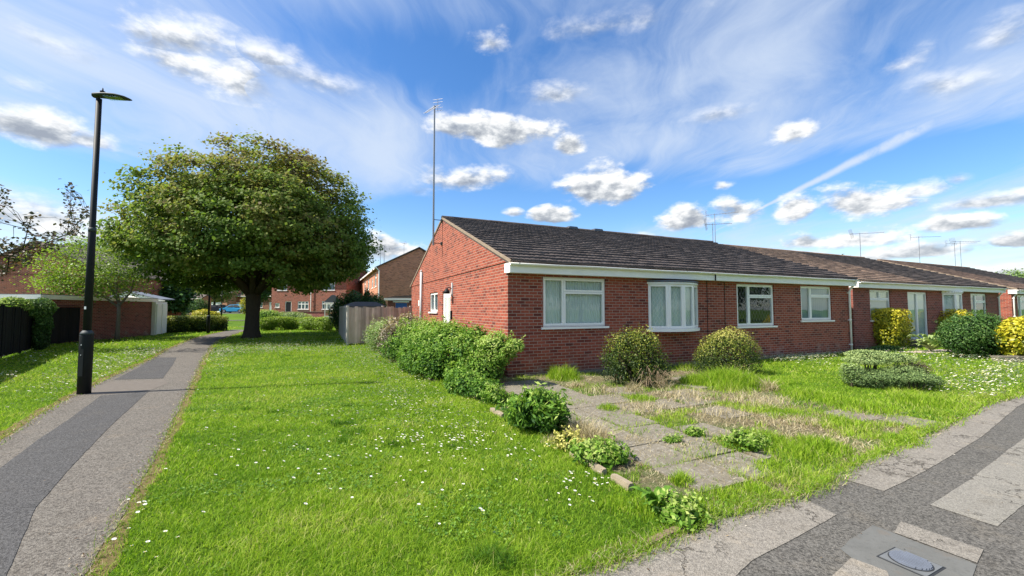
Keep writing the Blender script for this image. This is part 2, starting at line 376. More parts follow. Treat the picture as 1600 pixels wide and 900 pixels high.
def tube(bm, pts, rad, n=8, cap=True):
    pts = [Vector(p) for p in pts]; rings = []
    if not isinstance(rad, (list, tuple)): rad = [rad]*len(pts)
    prev = None
    for i, p in enumerate(pts):
        d = (pts[min(i+1, len(pts)-1)]-pts[max(i-1, 0)]).normalized()
        if prev is None:
            a = d.orthogonal().normalized()
        else:
            a = (prev-d*prev.dot(d))
            a = a.normalized() if a.length > 1e-5 else d.orthogonal().normalized()
        prev = a; b = d.cross(a)
        rings.append([bm.verts.new(p+(a*math.cos(2*math.pi*k/n)+b*math.sin(2*math.pi*k/n))*rad[i]) for k in range(n)])
    for r0, r1 in zip(rings, rings[1:]):
        for k in range(n): bm.faces.new((r0[k], r0[(k+1) % n], r1[(k+1) % n], r1[k]))
    if cap:
        bm.faces.new(rings[0][::-1]); bm.faces.new(rings[-1])
def extr(bm, poly, h0, h1, f):
    """prism from a 2D polygon, f(x,y,h)->xyz"""
    a = [bm.verts.new(f(x, y, h0)) for x, y in poly]; b = [bm.verts.new(f(x, y, h1)) for x, y in poly]
    bm.faces.new(a); bm.faces.new(b[::-1]); n = len(poly)
    for i in range(n): bm.faces.new((a[i], b[i], b[(i+1) % n], a[(i+1) % n]))
    bmesh.ops.recalc_face_normals(bm, faces=bm.faces)

def hgt(x, y):
    t = np.clip((np.asarray(y, float)-30)/45, 0, 1)
    return .95*t*t*(3-2*t)
def snoise(x, y, s=1.0, seed=0):
    """cheap smooth noise -1..1"""
    r = np.random.default_rng(seed+11); v = 0
    for k in range(5):
        a = r.uniform(0, 6.28); f = s*(1.0+.75*k); ph = r.uniform(0, 6.28, 2)
        v = v+np.sin((x*math.cos(a)+y*math.sin(a))*f+ph[0]+1.3*np.sin((-x*math.sin(a)+y*math.cos(a))*f*.7+ph[1]))/(1+.5*k)
    return v/2.2
def inpoly(x, y, poly):
    x = np.asarray(x); y = np.asarray(y); ins = np.zeros(x.shape, bool); n = len(poly)
    for i in range(n):
        x0, y0 = poly[i]; x1, y1 = poly[(i+1) % n]
        if y0 == y1: continue
        c = ((y0 > y) != (y1 > y)) & (x < (x1-x0)*(y-y0)/(y1-y0)+x0)
        ins ^= c
    return ins

# house frame: x along the bungalow fronts, y to their backs
TH = R(65.8); EX = (math.sin(TH), math.cos(TH)); EY = (-math.cos(TH), math.sin(TH)); HROT = math.atan2(EX[1], EX[0])
C0 = (-.0973, 9.8259)
def L(s, y, z=0.0): return (C0[0]+s*EX[0]+y*EY[0], C0[1]+s*EX[1]+y*EY[1], z)
def LOC(x, y):
    ax = x-C0[0]; ay = y-C0[1]
    return ax*EX[0]+ay*EX[1], ax*EY[0]+ay*EY[1]

# ------------------------------------------------------------ ground sheets
PATH_R = [(60,1080),(135,900),(200,790),(250,700),(290,620),(315,565),(330,541),(345,530),(372,520),(395,513)]
PATH_L = [(-900,1080),(-330,900),(-100,760),(0,690),(60,650),(110,622),(150,601),(195,580),(240,560),(262,546),(300,530),(330,522.5),(362,515.5),(385,510.5)]
pathpoly = [G(*p) for p in PATH_R]+[G(*p) for p in PATH_L[::-1]]
PAVE_E = [L(-9, -7.4)[:2], L(-4, -7.1)[:2]]+[G(*p) for p in [(880,905),(960,880),(1020,856),(1070,832),(1110,813),(1200,790),(1262,772),(1300,752),(1325,733),(1400,702),(1480,664),(1540,632),(1600,617)]]+[L(12, -5.75)[:2], L(30, -5.6)[:2], L(70, -5.6)[:2]]
pavepoly = PAVE_E+[L(70, -22)[:2], L(-9, -22)[:2]]
CLAMPY = -14.0
GAR = [L(-1.36, -6.75), L(-1.32, -5), L(-1.40, -3), L(-1.55, -1), L(-2.0, 2), L(-2.1, 6), L(-2.2, 10.6), L(0, 10.8), L(0, .02), L(3.5, .02), L(6.9, .0), L(6.2, -1.3), L(4.7, -2.2), L(4.3, -4.0), L(3.6, -5.9), L(2.2, -6.25), L(.4, -6.5), L(-.6, -6.7)]
GAR = [p[:2] for p in GAR]

def rough_edge(poly, amp, step=.12, seed=3, closed=True):
    out = []; n = len(poly)-(0 if closed else 1); r = random.Random(seed)
    for i in range(n):
        a = Vector(poly[i]); b = Vector(poly[(i+1) % len(poly)]); d = (b-a); l = d.length
        if l < 1e-6: continue
        k = max(1, min(400, int(l/step))); nn = Vector((-d.y, d.x))/l
        for j in range(k):
            p = a+d*(j/k); q = float(snoise(np.array(p.x), np.array(p.y), 4.2, seed))*.6+float(snoise(np.array(p.x), np.array(p.y), 17, seed+5))*.4
            out.append(tuple(p+nn*(q*amp+r.uniform(-.15, .15)*amp)))
    return out
def sheet(name, poly, z, m, label=None, kind='structure', follow=False):
    bm = bmesh.new()
    vs = [bm.verts.new((x, y, z)) for x, y in poly]
    f = bm.faces.new(vs)
    if f.calc_area() and f.normal.z < 0: f.normal_flip()
    bm.normal_update()
    if bm.faces[:][0].normal.z < 0: bmesh.ops.reverse_faces(bm, faces=bm.faces)
    bmesh.ops.triangulate(bm, faces=bm.faces)
    o = mk(name, bm, m); tag(o, kind=kind)
    return o
def gground(t, b):
    p = GEO(t)
    n1 = t.noise(p, .55, 5, .6); n2 = t.noise(p, 9, 6, .7); n3 = t.noise(p, 70, 3, .7)
    c = t.ramp(t.math('ADD', t.math('MULTIPLY', n1, .45), t.math('MULTIPLY', n2, .55)), [(.3, (.06, .12, .012)), (.5, (.115, .215, .016)), (.7, (.19, .30, .025))])
    c = t.mix(t.step(n3, .35, .8), t.mix(1.0, c, (.6, .6, .6), 'MULTIPLY'), c)
    t.put(b.inputs['Base Color'], c); t.put(b.inputs['Normal'], t.bump(n3, .9, .03))
M['lawn'] = mat('lawn_ground', gground, .95, .1)
def asphalt(name, c, light, crack=0.0, grit=1.0):
    def f(t, b):
        p = GEO(t)
        n1 = t.noise(p, .8, 5, .65); v = t.voronoi(p, 130*grit); v2 = t.noise(p, 190*grit, 3, .7); n3 = t.noise(p, 8, 6, .7)
        cc = t.mix(n1, tuple(x*.78 for x in c), tuple(x*1.2 for x in c))
        cc = t.mix(t.step(v2, .42, .72), cc, light)
        cc = t.mix(t.math('MULTIPLY', t.step(v, .42, .75), .38), cc, tuple(x*.35 for x in c))
        cc = t.mix(t.math('MULTIPLY', t.step(n3, .5, .75), .45), cc, tuple(x*.5 for x in c))
        n6 = t.noise(p, 2.1, 7, .72); cc = t.mix(t.math('MULTIPLY', t.step(n6, .52, .68), .5), cc, tuple(x*k for x, k in zip(c, (1.45, 1.35, 1.2)))); cc = t.mix(t.math('MULTIPLY', t.step(n6, .46, .30), .5), cc, tuple(x*k for x, k in zip(c, (.62, .58, .52))))
        g1 = t.noise(p, 62*grit, 2, .5); cc = t.mix(t.math('MULTIPLY', t.step(g1, .50, .36), .75 if c[0] < .15 else .38), cc, tuple(x*.38 for x in c)); cc = t.mix(t.math('MULTIPLY', t.step(g1, .56, .70), .5 if c[0] < .15 else .3), cc, light)
        v3 = t.voronoi(p, 42*grit); cc = t.mix(t.math('MULTIPLY', t.step(v3, .22, .10), .55), cc, light)
        h = t.math('ADD', t.math('MULTIPLY', v, -.8), t.math('MULTIPLY', n3, .6))
        if crack:
            dp = t.vmath('ADD', p, t.vmath('SCALE', t.noise(p, 3.5, 5, .7, color=True)))
            dp.node.inputs[1].links[0].from_node.inputs['Scale'].default_value = .7
            e = t.voronoi(dp, 2.3, 'DISTANCE_TO_EDGE')
            ck = t.math('MULTIPLY', t.math('SUBTRACT', 1.0, t.step(e, .005, .030)), t.step(t.noise(p, 1.3, 3), .50, .58))
            cc = t.mix(t.math('MULTIPLY', ck, crack), cc, (.05, .04, .028))
            h = t.math('SUBTRACT', h, t.math('MULTIPLY', ck, 2.0))
        t.put(b.inputs['Base Color'], cc); t.put(b.inputs['Normal'], t.bump(h, .8, .006))
    return mat(name, f, .92, .25)
M['asph'] = asphalt('worn_asphalt', (.098, .092, .080), (.21, .195, .17))
M['asph_path'] = asphalt('path_asphalt', (.125, .110, .092), (.25, .23, .195))
M['asph_dark'] = asphalt('dark_asphalt_patch', (.066, .064, .062), (.15, .145, .14))
M['asph_light'] = asphalt('pale_asphalt_patch', (.205, .185, .155), (.33, .30, .255), .7, .8)
M['asph_light2'] = asphalt('pale_grey_patch', (.215, .20, .17), (.32, .30, .255), .7, 1.0)
def cem_f(t, b):
    p = GEO(t); n = t.noise(p, 2.6, 7, .7); n2 = t.noise(p, 30, 5, .7); c = t.mix(n, (.078, .078, .070), (.165, .163, .150))
    c = t.mix(t.math('MULTIPLY', t.step(n2, .5, .75), .4), c, (.055, .055, .05)); c = t.mix(t.math('MULTIPLY', t.step(t.noise(p, 5.5, 5, .6), .58, .7), .35), c, (.15, .12, .09))
    t.put(b.inputs['Base Color'], c); t.put(b.inputs['Normal'], t.bump(n2, .4, .004))
M['cement'] = mat('smooth_cement', cem_f, .8, .25)
def slab_f(t, b):
    p = GEO(t); n = t.noise(p, 3, 6, .7); n2 = t.noise(p, 24, 6, .75)
    c = t.mix(n, (.125, .108, .078), (.225, .20, .155))
    c = t.mix(t.math('MULTIPLY', t.step(n2, .52, .66), .7), c, (.36, .34, .30))
    c = t.mix(t.math('MULTIPLY', t.step(t.noise(p, 17, 5, .7), .58, .7), .7), c, (.05, .048, .04))
    t.put(b.inputs['Base Color'], c); t.put(b.inputs['Normal'], t.bump(n2, .5, .01))
M['slab'] = mat('lichened_concrete', slab_f, .92, .2)
def garden_f(t, b):
    p = GEO(t); n = t.noise(p, 1.1, 6, .65); n2 = t.noise(p, 14, 6, .75); n3 = t.noise(t.mapping(p, (1, 1, 1)), 60, 4, .8)
    c = t.mix(t.step(n2, .3, .7), (.12, .095, .06), (.27, .225, .14))
    c = t.mix(t.math('MULTIPLY', t.step(t.math('ADD', t.math('MULTIPLY', n, .6), t.math('MULTIPLY', n3, .4)), .45, .56), .8), c, (.085, .15, .03))
    c = t.mix(t.math('MULTIPLY', t.step(n3, .4, .62), .5), c, (.07, .06, .035))
    t.put(b.inputs['Base Color'], c); t.put(b.inputs['Normal'], t.bump(n3, 1.0, .02))
M['garden'] = mat('straw_and_soil', garden_f, .95, .1)
M['edge'] = plain('worn_soil_edge', (.15, .115, .05), .95, .1, .5, 14, bump=.8)

# ground: one sheet to the horizon
def ax_(a, b, n, p): 
    t = np.linspace(-1, 1, n); return np.sign(t)*np.abs(t)**p*b
gx = ax_(0, 900, 81, 2.2); gy = np.concatenate([np.array([-900, -300, -80, -30, -10]), np.linspace(0, 90, 61), np.array([110, 150, 250, 500, 1200])])
X, Y = np.meshgrid(gx, gy); V = np.stack([X.ravel(), Y.ravel(), hgt(X, Y).ravel()], 1)
nx = len(gx); ii = np.arange((len(gy)-1)*nx).reshape(-1, nx)[:, :-1].ravel()
tag(npmesh('ground', V, np.stack([ii, ii+1, ii+nx+1, ii+nx], 1), M['lawn'], smooth=True), kind='structure')
tag(sheet('path_edge_soil', rough_edge([G(p[0]+(3+(p[1]-520)*.085), p[1]) for p in PATH_R]+[G(p[0]-(4+(p[1]-520)*.11), p[1]) for p in PATH_L[::-1]], .07, seed=9), .003, M['edge']))
sheet('footpath', rough_edge(pathpoly, .03), .008, M['asph_path'])
sheet('pavement_edge_soil', rough_edge([(x-.03, y+.13) for x, y in PAVE_E[:-1]], .09, seed=5, closed=False)+[(p[0]+.03, p[1]-.3) for p in PAVE_E[:-1][::-1]], .003, M['edge'])
sheet('pavement', rough_edge(PAVE_E, .03, closed=False)+[L(70, -22)[:2], L(-9, -22)[:2]], .008, M['asph'])
sheet('front_garden_ground', rough_edge(GAR, .10, seed=12), .0035, M['garden'])
def patch(name, pts, m, z=.012, amp=.006):
    sheet(name, rough_edge([G(*p) for p in pts], amp, .08, seed=len(pts)), z, m)
patch('path_patch', [(-120,805),(0,733),(60,688),(105,658),(158,619),(231,613),(206,636),(166,673),(102,741),(57,794),(38,835),(8,905),(-150,905)], M['asph_dark'])
patch('path_patch', [(178,594),(254,592),(270,570),(276,559),(243,559),(214,576)], M['asph_dark'])
patch('path_patch', [(105,619),(175,597),(258,594),(262,600),(231,612),(158,617)], plain('grey_screed', (.135, .118, .10), .9, .2, .25, 9, bump=.4), .0115)
patch('pavement_patch', [(1296,743),(1325,735),(1364,715),(1400,703),(1480,668),(1542,635),(1600,619),(1680,600),(1700,612),(1600,631),(1587,639),(1534,684),(1478,718.6),(1440,741),(1381,769.6)], M['asph_light'])
patch('pavement_patch', [(1453,791),(1515,752),(1553,722),(1600,686),(1680,640),(1760,650),(1600,790),(1559,825)], M['asph_light2'])
patch('pavement_patch', [(880,910),(960,884),(1020,861),(1070,838),(1110,819),(1200,796),(1247,777),(1308,807),(1243,843),(1175,879),(1149,905)], M['asph_light'])
patch('pavement_patch', [(1408,817.5),(1537,862),(1527,883),(1398,835)], M['asph_light'], .0135, .006)
patch('pavement_patch', [(1330,875),(1387,896),(1400,930),(1290,930),(1300,902)], M['asph_light'], .0135, .006)
patch('cement_patch', [(1364,823),(1400,837),(1525,885),(1500,960),(1420,935),(1385,897),(1330,874),(1312,860)], M['cement'], .0125, .012)

# far road
pts = [(-120, 66), (-30, 66), (-30, 78), (-120, 78)]
V = []; F_ = []
xs = np.linspace(-140, -20, 13); ys = np.linspace(67, 77, 6); X, Y = np.meshgrid(xs, ys); V = np.stack([X.ravel(), Y.ravel(), hgt(X, Y).ravel()+.02], 1)
ii = np.arange((len(ys)-1)*13).reshape(-1, 13)[:, :-1].ravel()
tag(npmesh('road', V, np.stack([ii, ii+1, ii+14, ii+13], 1), M['asph']), kind='structure')
def strip(name, pts, wd, m, dz):
    V = []; 
    for i, (x, y) in enumerate(pts):
        a = Vector(pts[max(0, i-1)]); b = Vector(pts[min(len(pts)-1, i+1)]); d = (b-a).normalized(); n = Vector((-d.y, d.x))
        for s in (-.5, .5): V.append((x+n.x*wd*s, y+n.y*wd*s, float(hgt(x, y))+dz))
    Fc = [(2*i, 2*i+2, 2*i+3, 2*i+1) for i in range(len(pts)-1)]
    return tag(npmesh(name, V, np.array(Fc)[:, ::-1], m), kind='structure')
b0 = Vector(G(383, 511.8))
strip('footpath_beyond_tree', [tuple(b0+(Vector((-27.5, 67))-b0)*t+Vector((3.0*math.sin(t*3.1), 0))) for t in np.linspace(0, 1, 24)], 1.9, M['asph_path'], .02)
strip('side_path', [(-40+i, 46+.12*i) for i in range(0, 24)], 1.8, M['asph_light2'], .035)

# ------------------------------------------------------------ bungalows
def wallmesh(p0, p1, z0, z1, holes, f_depth=.12):
    """outer skin from p0 to p1 (outside on the right hand) with reveals; returns bm with uv"""
    p0 = Vector(p0); p1 = Vector(p1); d = p1-p0; ln = d.length; d /= ln; nrm = Vector((d.y, -d.x))
    us = sorted(set([0, ln]+[h[i] for h in holes for i in (0, 1)])); zs = sorted(set([z0, z1]+[h[i] for h in holes for i in (2, 3)]))
    bm = bmesh.new(); uvl = bm.loops.layers.uv.new('UVMap')
    uo = p0.x*d.x+p0.y*d.y
    def quad(pts):
        vs = [bm.verts.new((p0.x+d.x*u+nrm.x*n, p0.y+d.y*u+nrm.y*n, z)) for u, n, z in pts]
        fc = bm.faces.new(vs)
        for lp, (u, n, z) in zip(fc.loops, pts): lp[uvl].uv = (uo+u+n, z+50*0+ (0 if abs(pts[0][2]-pts[2][2]) > 1e-6 else n))
    def hole(u, z): return any(h[0] < u < h[1] and h[2] < z < h[3] for h in holes)
    for u0, u1 in zip(us, us[1:]):
        for a, b in zip(zs, zs[1:]):
            if not hole((u0+u1)/2, (a+b)/2): quad([(u0, 0, a), (u1, 0, a), (u1, 0, b), (u0, 0, b)])
    for h in holes:
        D = -f_depth
        quad([(h[0], 0, h[2]), (h[0], 0, h[3]), (h[0], D, h[3]), (h[0], D, h[2])])
        quad([(h[1], 0, h[3]), (h[1], 0, h[2]), (h[1], D, h[2]), (h[1], D, h[3])])
        quad([(h[0], 0, h[3]), (h[1], 0, h[3]), (h[1], D, h[3]), (h[0], D, h[3])])
        quad([(h[1], 0, h[2]), (h[0], 0, h[2]), (h[0], D, h[2]), (h[1], D, h[2])])
    return bm
def wallmap(p0, p1):
    p0 = Vector(p0); p1 = Vector(p1); d = (p1-p0).normalized(); nrm = Vector((d.y, -d.x))
    return lambda u, n, z: (p0.x+d.x*u+nrm.x*n, p0.y+d.y*u+nrm.y*n, z)
def ring(bm, u0, u1, z0, z1, w_, n0, n1, f):
    box(bm, u0, u0+w_, n0, n1, z0, z1, f); box(bm, u1-w_, u1, n0, n1, z0, z1, f)
    box(bm, u0+w_, u1-w_, n0+.001, n1-.001, z0, z0+w_, f); box(bm, u0+w_, u1-w_, n0+.001, n1-.001, z1-w_, z1, f)
def window(parent, f, u0, u1, z0, z1, panes, curtain='curtain', lead=False, sill=True, nb=0.0, cover=1.0):
    Wd = u1-u0; H = z1-z0; bm = bmesh.new(); g = bmesh.new(); lds = []
    ring(bm, u0+.002, u1-.002, z0+.002, z1-.002, .045, nb-.10, nb-.045, f)
    for (a, c, b, d) in panes:
        pu0 = u0+.03+a*(Wd-.06); pu1 = u0+.03+b*(Wd-.06); pz0 = z0+.03+c*(H-.06); pz1 = z0+.03+d*(H-.06)
        ring(bm, pu0+.003, pu1-.003, pz0+.003, pz1-.003, .05, nb-.095, nb-.032, f)
        vs = [g.verts.new(f(*q)) for q in [(pu0+.04, nb-.066, pz0+.04), (pu1-.04, nb-.066, pz0+.04), (pu1-.04, nb-.066, pz1-.04), (pu0+.04, nb-.066, pz1-.04)]]
        g.faces.new(vs)
        if lead:
            ld = bmesh.new(); lds.append(ld)
            a0, a1, c0, c1 = pu0+.05, pu1-.05, pz0+.05, pz1-.05; st = .14; k = -int((c1-c0)/st*1)-1
            for sgn in (1, -1):
                for j in range(-40, 60):
                    # line u = base + sgn*z*0.6
                    q = []
                    for zz_ in np.linspace(c0, c1, 14):
                        u_ = a0+j*st+sgn*(zz_-c0)*.6
                        if a0 <= u_ <= a1: q.append((u_, zz_))
                    if len(q) > 1:
                        (ua, za), (ub, zb) = q[0], q[-1]
                        vs = [ld.verts.new(f(*r)) for r in [(ua-.0035, nb-.060, za), (ua+.0035, nb-.060, za), (ub+.0035, nb-.060, zb), (ub-.0035, nb-.060, zb)]]
                        ld.faces.new(vs)
    bmesh.ops.recalc_face_normals(bm, faces=bm.faces)
    fr = mk('window', bm, M['upvc'], parent); mk('glass', g, M['glass'], fr)
    for ld in lds: mk('leading', ld, M['alu'], fr)
    if sill:
        s = bmesh.new(); box(s, u0-.06, u1+.06, nb-.04, nb+.055, z0-.055, z0-.003, f); bmesh.ops.recalc_face_normals(s, faces=s.faces); mk('sill', s, M['upvc'], fr)
    if curtain:
        c = bmesh.new(); n = int(Wd/.018); top = z1-.02; bot = z0+.01 if cover >= 1 else z0+H*(1-cover)
        pr = None
        for i in range(n+1):
            u = u0+.02+(Wd-.04)*i/n; dn = nb-.125+.020*math.sin(i*1.35+.8*math.sin(i*.21))
            if curtain in ('blind', 'screen'): dn = nb-.12
            cur = (c.verts.new(f(u, dn, bot)), c.verts.new(f(u, dn+.004*math.sin(i), top)))
            if pr: c.faces.new((pr[0], cur[0], cur[1], pr[1]))
            pr = cur
        mk('curtain', c, M[curtain], fr, True)
    return fr

def tiled_slope(name, parent, x0, x1, ye, ze, yr, zr, m, course=.345, tw=.30, seed=1, detail=True):
    rr = random.Random(seed); dl = math.hypot(yr-ye, zr-ze); dy_, dz_ = (yr-ye)/dl, (zr-ze)/dl; ny, nz_ = (-dz_, dy_) if yr > ye else (dz_, abs(dy_))
    if yr < ye: ny, nz_ = abs(dz_), abs(dy_)
    nc = int(round(dl/course)); course = dl/nc; nt = int(round((x1-x0)/tw)); tw = (x1-x0)/nt
    prof = [(0, .0), (.12, .011), (.30, .014), (.44, .001), (.52, .0), (.64, .011), (.82, .013), (.94, .001), (1, .0)] if detail else [(0, .01), (.5, .02), (1, .01)]
    V = []; Fc = []
    for k in range(nc):
        row = rr.uniform(-.004, .004)
        for i in range(nt):
            lift = rr.uniform(-.004, .008)+row; slide = rr.uniform(-.008, .008); tilt = rr.uniform(-.006, .006)
            t0 = k*course-.035+slide; t1 = (k+1)*course+.01; base = len(V)
            for j, (u, h) in enumerate(prof):
                x = x0+(i+u*.985)*tw; hh = h+lift+tilt*(u-.5)
                for (t_, e) in ((t0, .0), (t0+.003, .062+hh), (t1, .004+hh)):
                    V.append((x, ye+dy_*t_+ny*e, ze+dz_*t_+nz_*e))
            for j in range(len(prof)-1):
                b = base+3*j
                Fc.append((b, b+3, b+4, b+1)); Fc.append((b+1, b+4, b+5, b+2))
    return npmesh(name, V, Fc, m, parent)
def slab_roof(bm, x0, x1, ya, za, yb, zb, th):
    dl = math.hypot(yb-ya, zb-za); n = (-(zb-za)/dl, (yb-ya)/dl)
    if n[1] < 0: n = (-n[0], -n[1])
    q = [(ya, za), (yb, zb), (yb-n[0]*th, zb-n[1]*th), (ya-n[0]*th, za-n[1]*th)]
    a = [bm.verts.new((x0, y, z)) for y, z in q]; b = [bm.verts.new((x1, y, z)) for y, z in q]
    bm.faces.new(a); bm.faces.new(b[::-1])
    for i in range(4): bm.faces.new((a[i], b[i], b[(i+1) % 4], a[(i+1) % 4]))
def gable_piece(bm, x, D, ze, zr, proud, sgn, th=.1):
    """triangular gable on plane x, proud outwards"""
    uvl = bm.loops.layers.uv.verify()
    xo = x+sgn*proud; poly = [(0, ze), (D, ze), (D/2, zr)]
    a = [bm.verts.new((xo, y, z)) for y, z in poly]; b = [bm.verts.new((xo-sgn*th, y, z)) for y, z in poly]
    fs = [bm.faces.new(a), bm.faces.new(b[::-1])]+[bm.faces.new((a[i], b[i], b[(i+1) % 3], a[(i+1) % 3])) for i in range(3)]
    bmesh.ops.recalc_face_normals(bm, faces=bm.faces)
    for fc in fs:
        for lp in fc.loops: lp[uvl].uv = (-lp.vert.co.y*sgn*-1 if False else -lp.vert.co.y, lp.vert.co.z)
def bungalow(name, label, s0, off, Wd, D, openings, roofs, left_open=(), zr=4.98, brickm='brick', pipes=(), vents=(), group=None, mains=True, seed=1, detail=True):
    root = thing(name, label, 'bungalow', L(s0, off), HROT, group)
    fh = [(o['u0'], o['u1'], o['z0'], o['z1']) for o in openings]
    mk('front_wall', wallmesh((0, 0), (Wd, 0), -.05, 2.62, fh), M[brickm], root)
    mk('side_wall', wallmesh((0, D), (0, 0), -.05, 2.72, [(D-o['u0'], D-o['u1'], o['z0'], o['z1']) for o in left_open]), M[brickm], root)
    mk('rear_wall', wallmesh((Wd, D), (0, D), -.05, 2.62, []), M[brickm], root)
    mk('side_wall', wallmesh((Wd, 0), (Wd, D), -.05, 2.72, []), M[brickm], root)
    for x, sg in ((0, -1), (Wd, 1)):
        b = bmesh.new(); gable_piece(b, x, D, 2.725, zr-.06, .022, sg); mk('gable', b, M[brickm], root)
    # inside: floor and a plain partition so rooms end
    b = bmesh.new(); box(b, .05, Wd-.05, .1, D-.1, .02, .05); box(b, .1, Wd-.1, 3.6, 3.7, .06, 2.5); box(b, .1, Wd-.1, .02, D-.05, 2.52, 2.56)
    k = .25
    while k < Wd: k += 3.45; box(b, min(k, Wd-.2), min(k, Wd-.2)+.06, .3, 3.5, .06, 2.5)
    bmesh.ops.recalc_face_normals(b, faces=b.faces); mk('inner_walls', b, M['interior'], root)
    # roof
    yr = D/2; ye = -.25; ze = 2.715
    rb = bmesh.new(); slab_roof(rb, -.03, Wd+.03, ye+.05, ze-.005, yr, zr-.02, .07); slab_roof(rb, -.03, Wd+.03, yr, zr-.021, D-ye, ze, .07)
    bmesh.ops.recalc_face_normals(rb, faces=rb.faces)
    roof = mk('roof', rb, M['tile_dark'], root)
    for i, (a, b_, mm) in enumerate(roofs):
        tiled_slope('tile_slope', roof, a, b_, ye, ze, yr, zr, M[mm], seed=seed+i, detail=detail)
        tiled_slope('tile_slope', roof, a, b_, D-ye, ze, yr, zr, M[mm], seed=seed+i+9, detail=False)
    rt = bmesh.new(); n = int(Wd/.45)
    for i in range(n):
        x = -.05+(Wd+.1)*i/n; x2 = -.05+(Wd+.1)*(i+1)/n-.008; z0 = zr+.0+random.uniform(0, .006)
        arc = [(yr+.12*math.cos(math.pi*q/6), z0+.01+.075*math.sin(math.pi*q/6)) for q in range(7)]
        a = [rt.verts.new((x, y, z)) for y, z in arc]; c = [rt.verts.new((x2, y, z)) for y, z in arc]
        for q in range(6): rt.faces.new((a[q], c[q], c[q+1], a[q+1]))
        rt.faces.new(a); rt.faces.new(c[::-1])
    mk('ridge_tiles', rt, M[roofs[0][2]], roof)
    for sx, ex_ in ((-.05, -.02), (Wd+.02, Wd+.05)):
        N_ = 26
        for (ya, za, yb, zb) in ((ye, ze, yr-.003, zr), (D-ye, ze, yr+.003, zr)):
            vb = bmesh.new(); pr = None
            for i in range(N_+1):
                t0 = i/N_; jt = random.uniform(-.004, .006); y0, z0 = ya+(yb-ya)*t0, za+(zb-za)*t0
                cur = [vb.verts.new(p) for p in [(sx+jt, y0, z0-.05), (ex_, y0, z0-.05), (ex_, y0, z0+.030+jt), (sx+jt, y0, z0+.028+jt)]]
                if pr:
                    for q in range(4): vb.faces.new((pr[q], cur[q], cur[(q+1) % 4], pr[(q+1) % 4]))
                else: vb.faces.new(cur)
                pr = cur
            vb.faces.new(pr[::-1]); bmesh.ops.recalc_face_normals(vb, faces=vb.faces); mk('verge', vb, M['mortar'], roof)
    for vx in vents:
        v = bmesh.new(); box(v, vx-.22, vx+.22, yr-.14, yr+.14, zr+.02, zr+.12); bmesh.ops.bevel(v, geom=v.edges, offset=.03, segments=2); mk('ridge_vent', v, M['lead'], roof)
    # fascia, soffit, gutter
    mk('fascia', boxmesh(-.05, Wd+.05, -.235, -.212, 2.45, 2.665), M['fascia'], root)
    b = bmesh.new(); box(b, -.048, Wd+.048, -.211, -.002, 2.452, 2.466); box(b, -.049, -.004, -.211, .10, 2.467, 2.68); box(b, Wd+.004, Wd+.049, -.211, .10, 2.467, 2.68)
    bmesh.ops.recalc_face_normals(b, faces=b.faces); mk('soffit', b, M['fascia'], root)
    gb = bmesh.new(); ar = [(-.292+.052*math.cos(math.pi+math.pi*q/8), 2.672+.052*math.sin(math.pi+math.pi*q/8)) for q in range(9)]
    ai = [(-.292+.047*math.cos(math.pi+math.pi*q/8), 2.672+.047*math.sin(math.pi+math.pi*q/8)) for q in range(9)][::-1]
    ring_ = ar+ai; seg = 12
    prev = None
    for i in range(seg+1):
        x = -.07+(Wd+.14)*i/seg; sag = -.006*math.sin(i*2.1)
        cur = [gb.verts.new((x, y, z+sag)) for y, z in ring_]
        if prev:
            for q in range(len(ring_)): gb.faces.new((prev[q], cur[q], cur[(q+1) % len(ring_)], prev[(q+1) % len(ring_)]))
        else: gb.faces.new(cur)
        prev = cur
    gb.faces.new(prev[::-1]); bmesh.ops.recalc_face_normals(gb, faces=gb.faces)
    gut = mk('gutter', gb, M['upvc'], root, True)
    nb_ = int(Wd/1.0)
    for i in range(nb_+1):
        x = .15+(Wd-.3)*i/nb_; b = bmesh.new(); pr = None
        for q in range(9):
            a_ = math.pi+math.pi*q/8; cur = (b.verts.new((x-.016, -.292+.0555*math.cos(a_), 2.672+.0555*math.sin(a_))), b.verts.new((x+.016, -.292+.0555*math.cos(a_), 2.672+.0555*math.sin(a_))))
            if pr: b.faces.new((pr[0], cur[0], cur[1], pr[1]))
            pr = cur
        mk('bracket', b, M['upvc'], gut)
    for px_ in pipes:
        b = bmesh.new(); tube(b, [(px_, -.292, 2.64), (px_, -.285, 2.56), (px_, -.10, 2.36), (px_, -.055, 2.24), (px_, -.055, .04)], .034, 10); 
        dp = mk('downpipe', b, M['upvc'], root, True)
        for z in (2.2, 1.2, .3):
            b = bmesh.new(); box(b, px_-.055, px_+.055, -.05, -.002, z-.02, z+.02); tube(b, [(px_, -.055, z-.02), (px_, -.055, z+.02)], .042, 10)
            bmesh.ops.recalc_face_normals(b, faces=b.faces); mk('clip', b, M['upvc'], dp)
    for o in openings:
        f = wallmap((0, 0), (Wd, 0)); k = o['kind']
        if k == 'win': window(root, f, o['u0'], o['u1'], o['z0'], o['z1'], o['panes'], o.get('curtain', 'curtain'), o.get('lead', False), cover=o.get('cover', 1))
        elif k == 'bay': bay(root, o)
        elif k == 'patio':
            fr = window(root, f, o['u0'], o['u1'], o['z0'], o['z1'], [(0, 0, .5, 1), (.5, 0, 1, 1)], 'net', sill=False)
            fr.name = 'patio_door'
            b = bmesh.new(); tube(b, [f(o['u0']+.10, .0, 1.0), f(o['u0']+.10, .0, 1.25)], .015, 6); mk('handle', b, M['upvc'], fr)
    return root
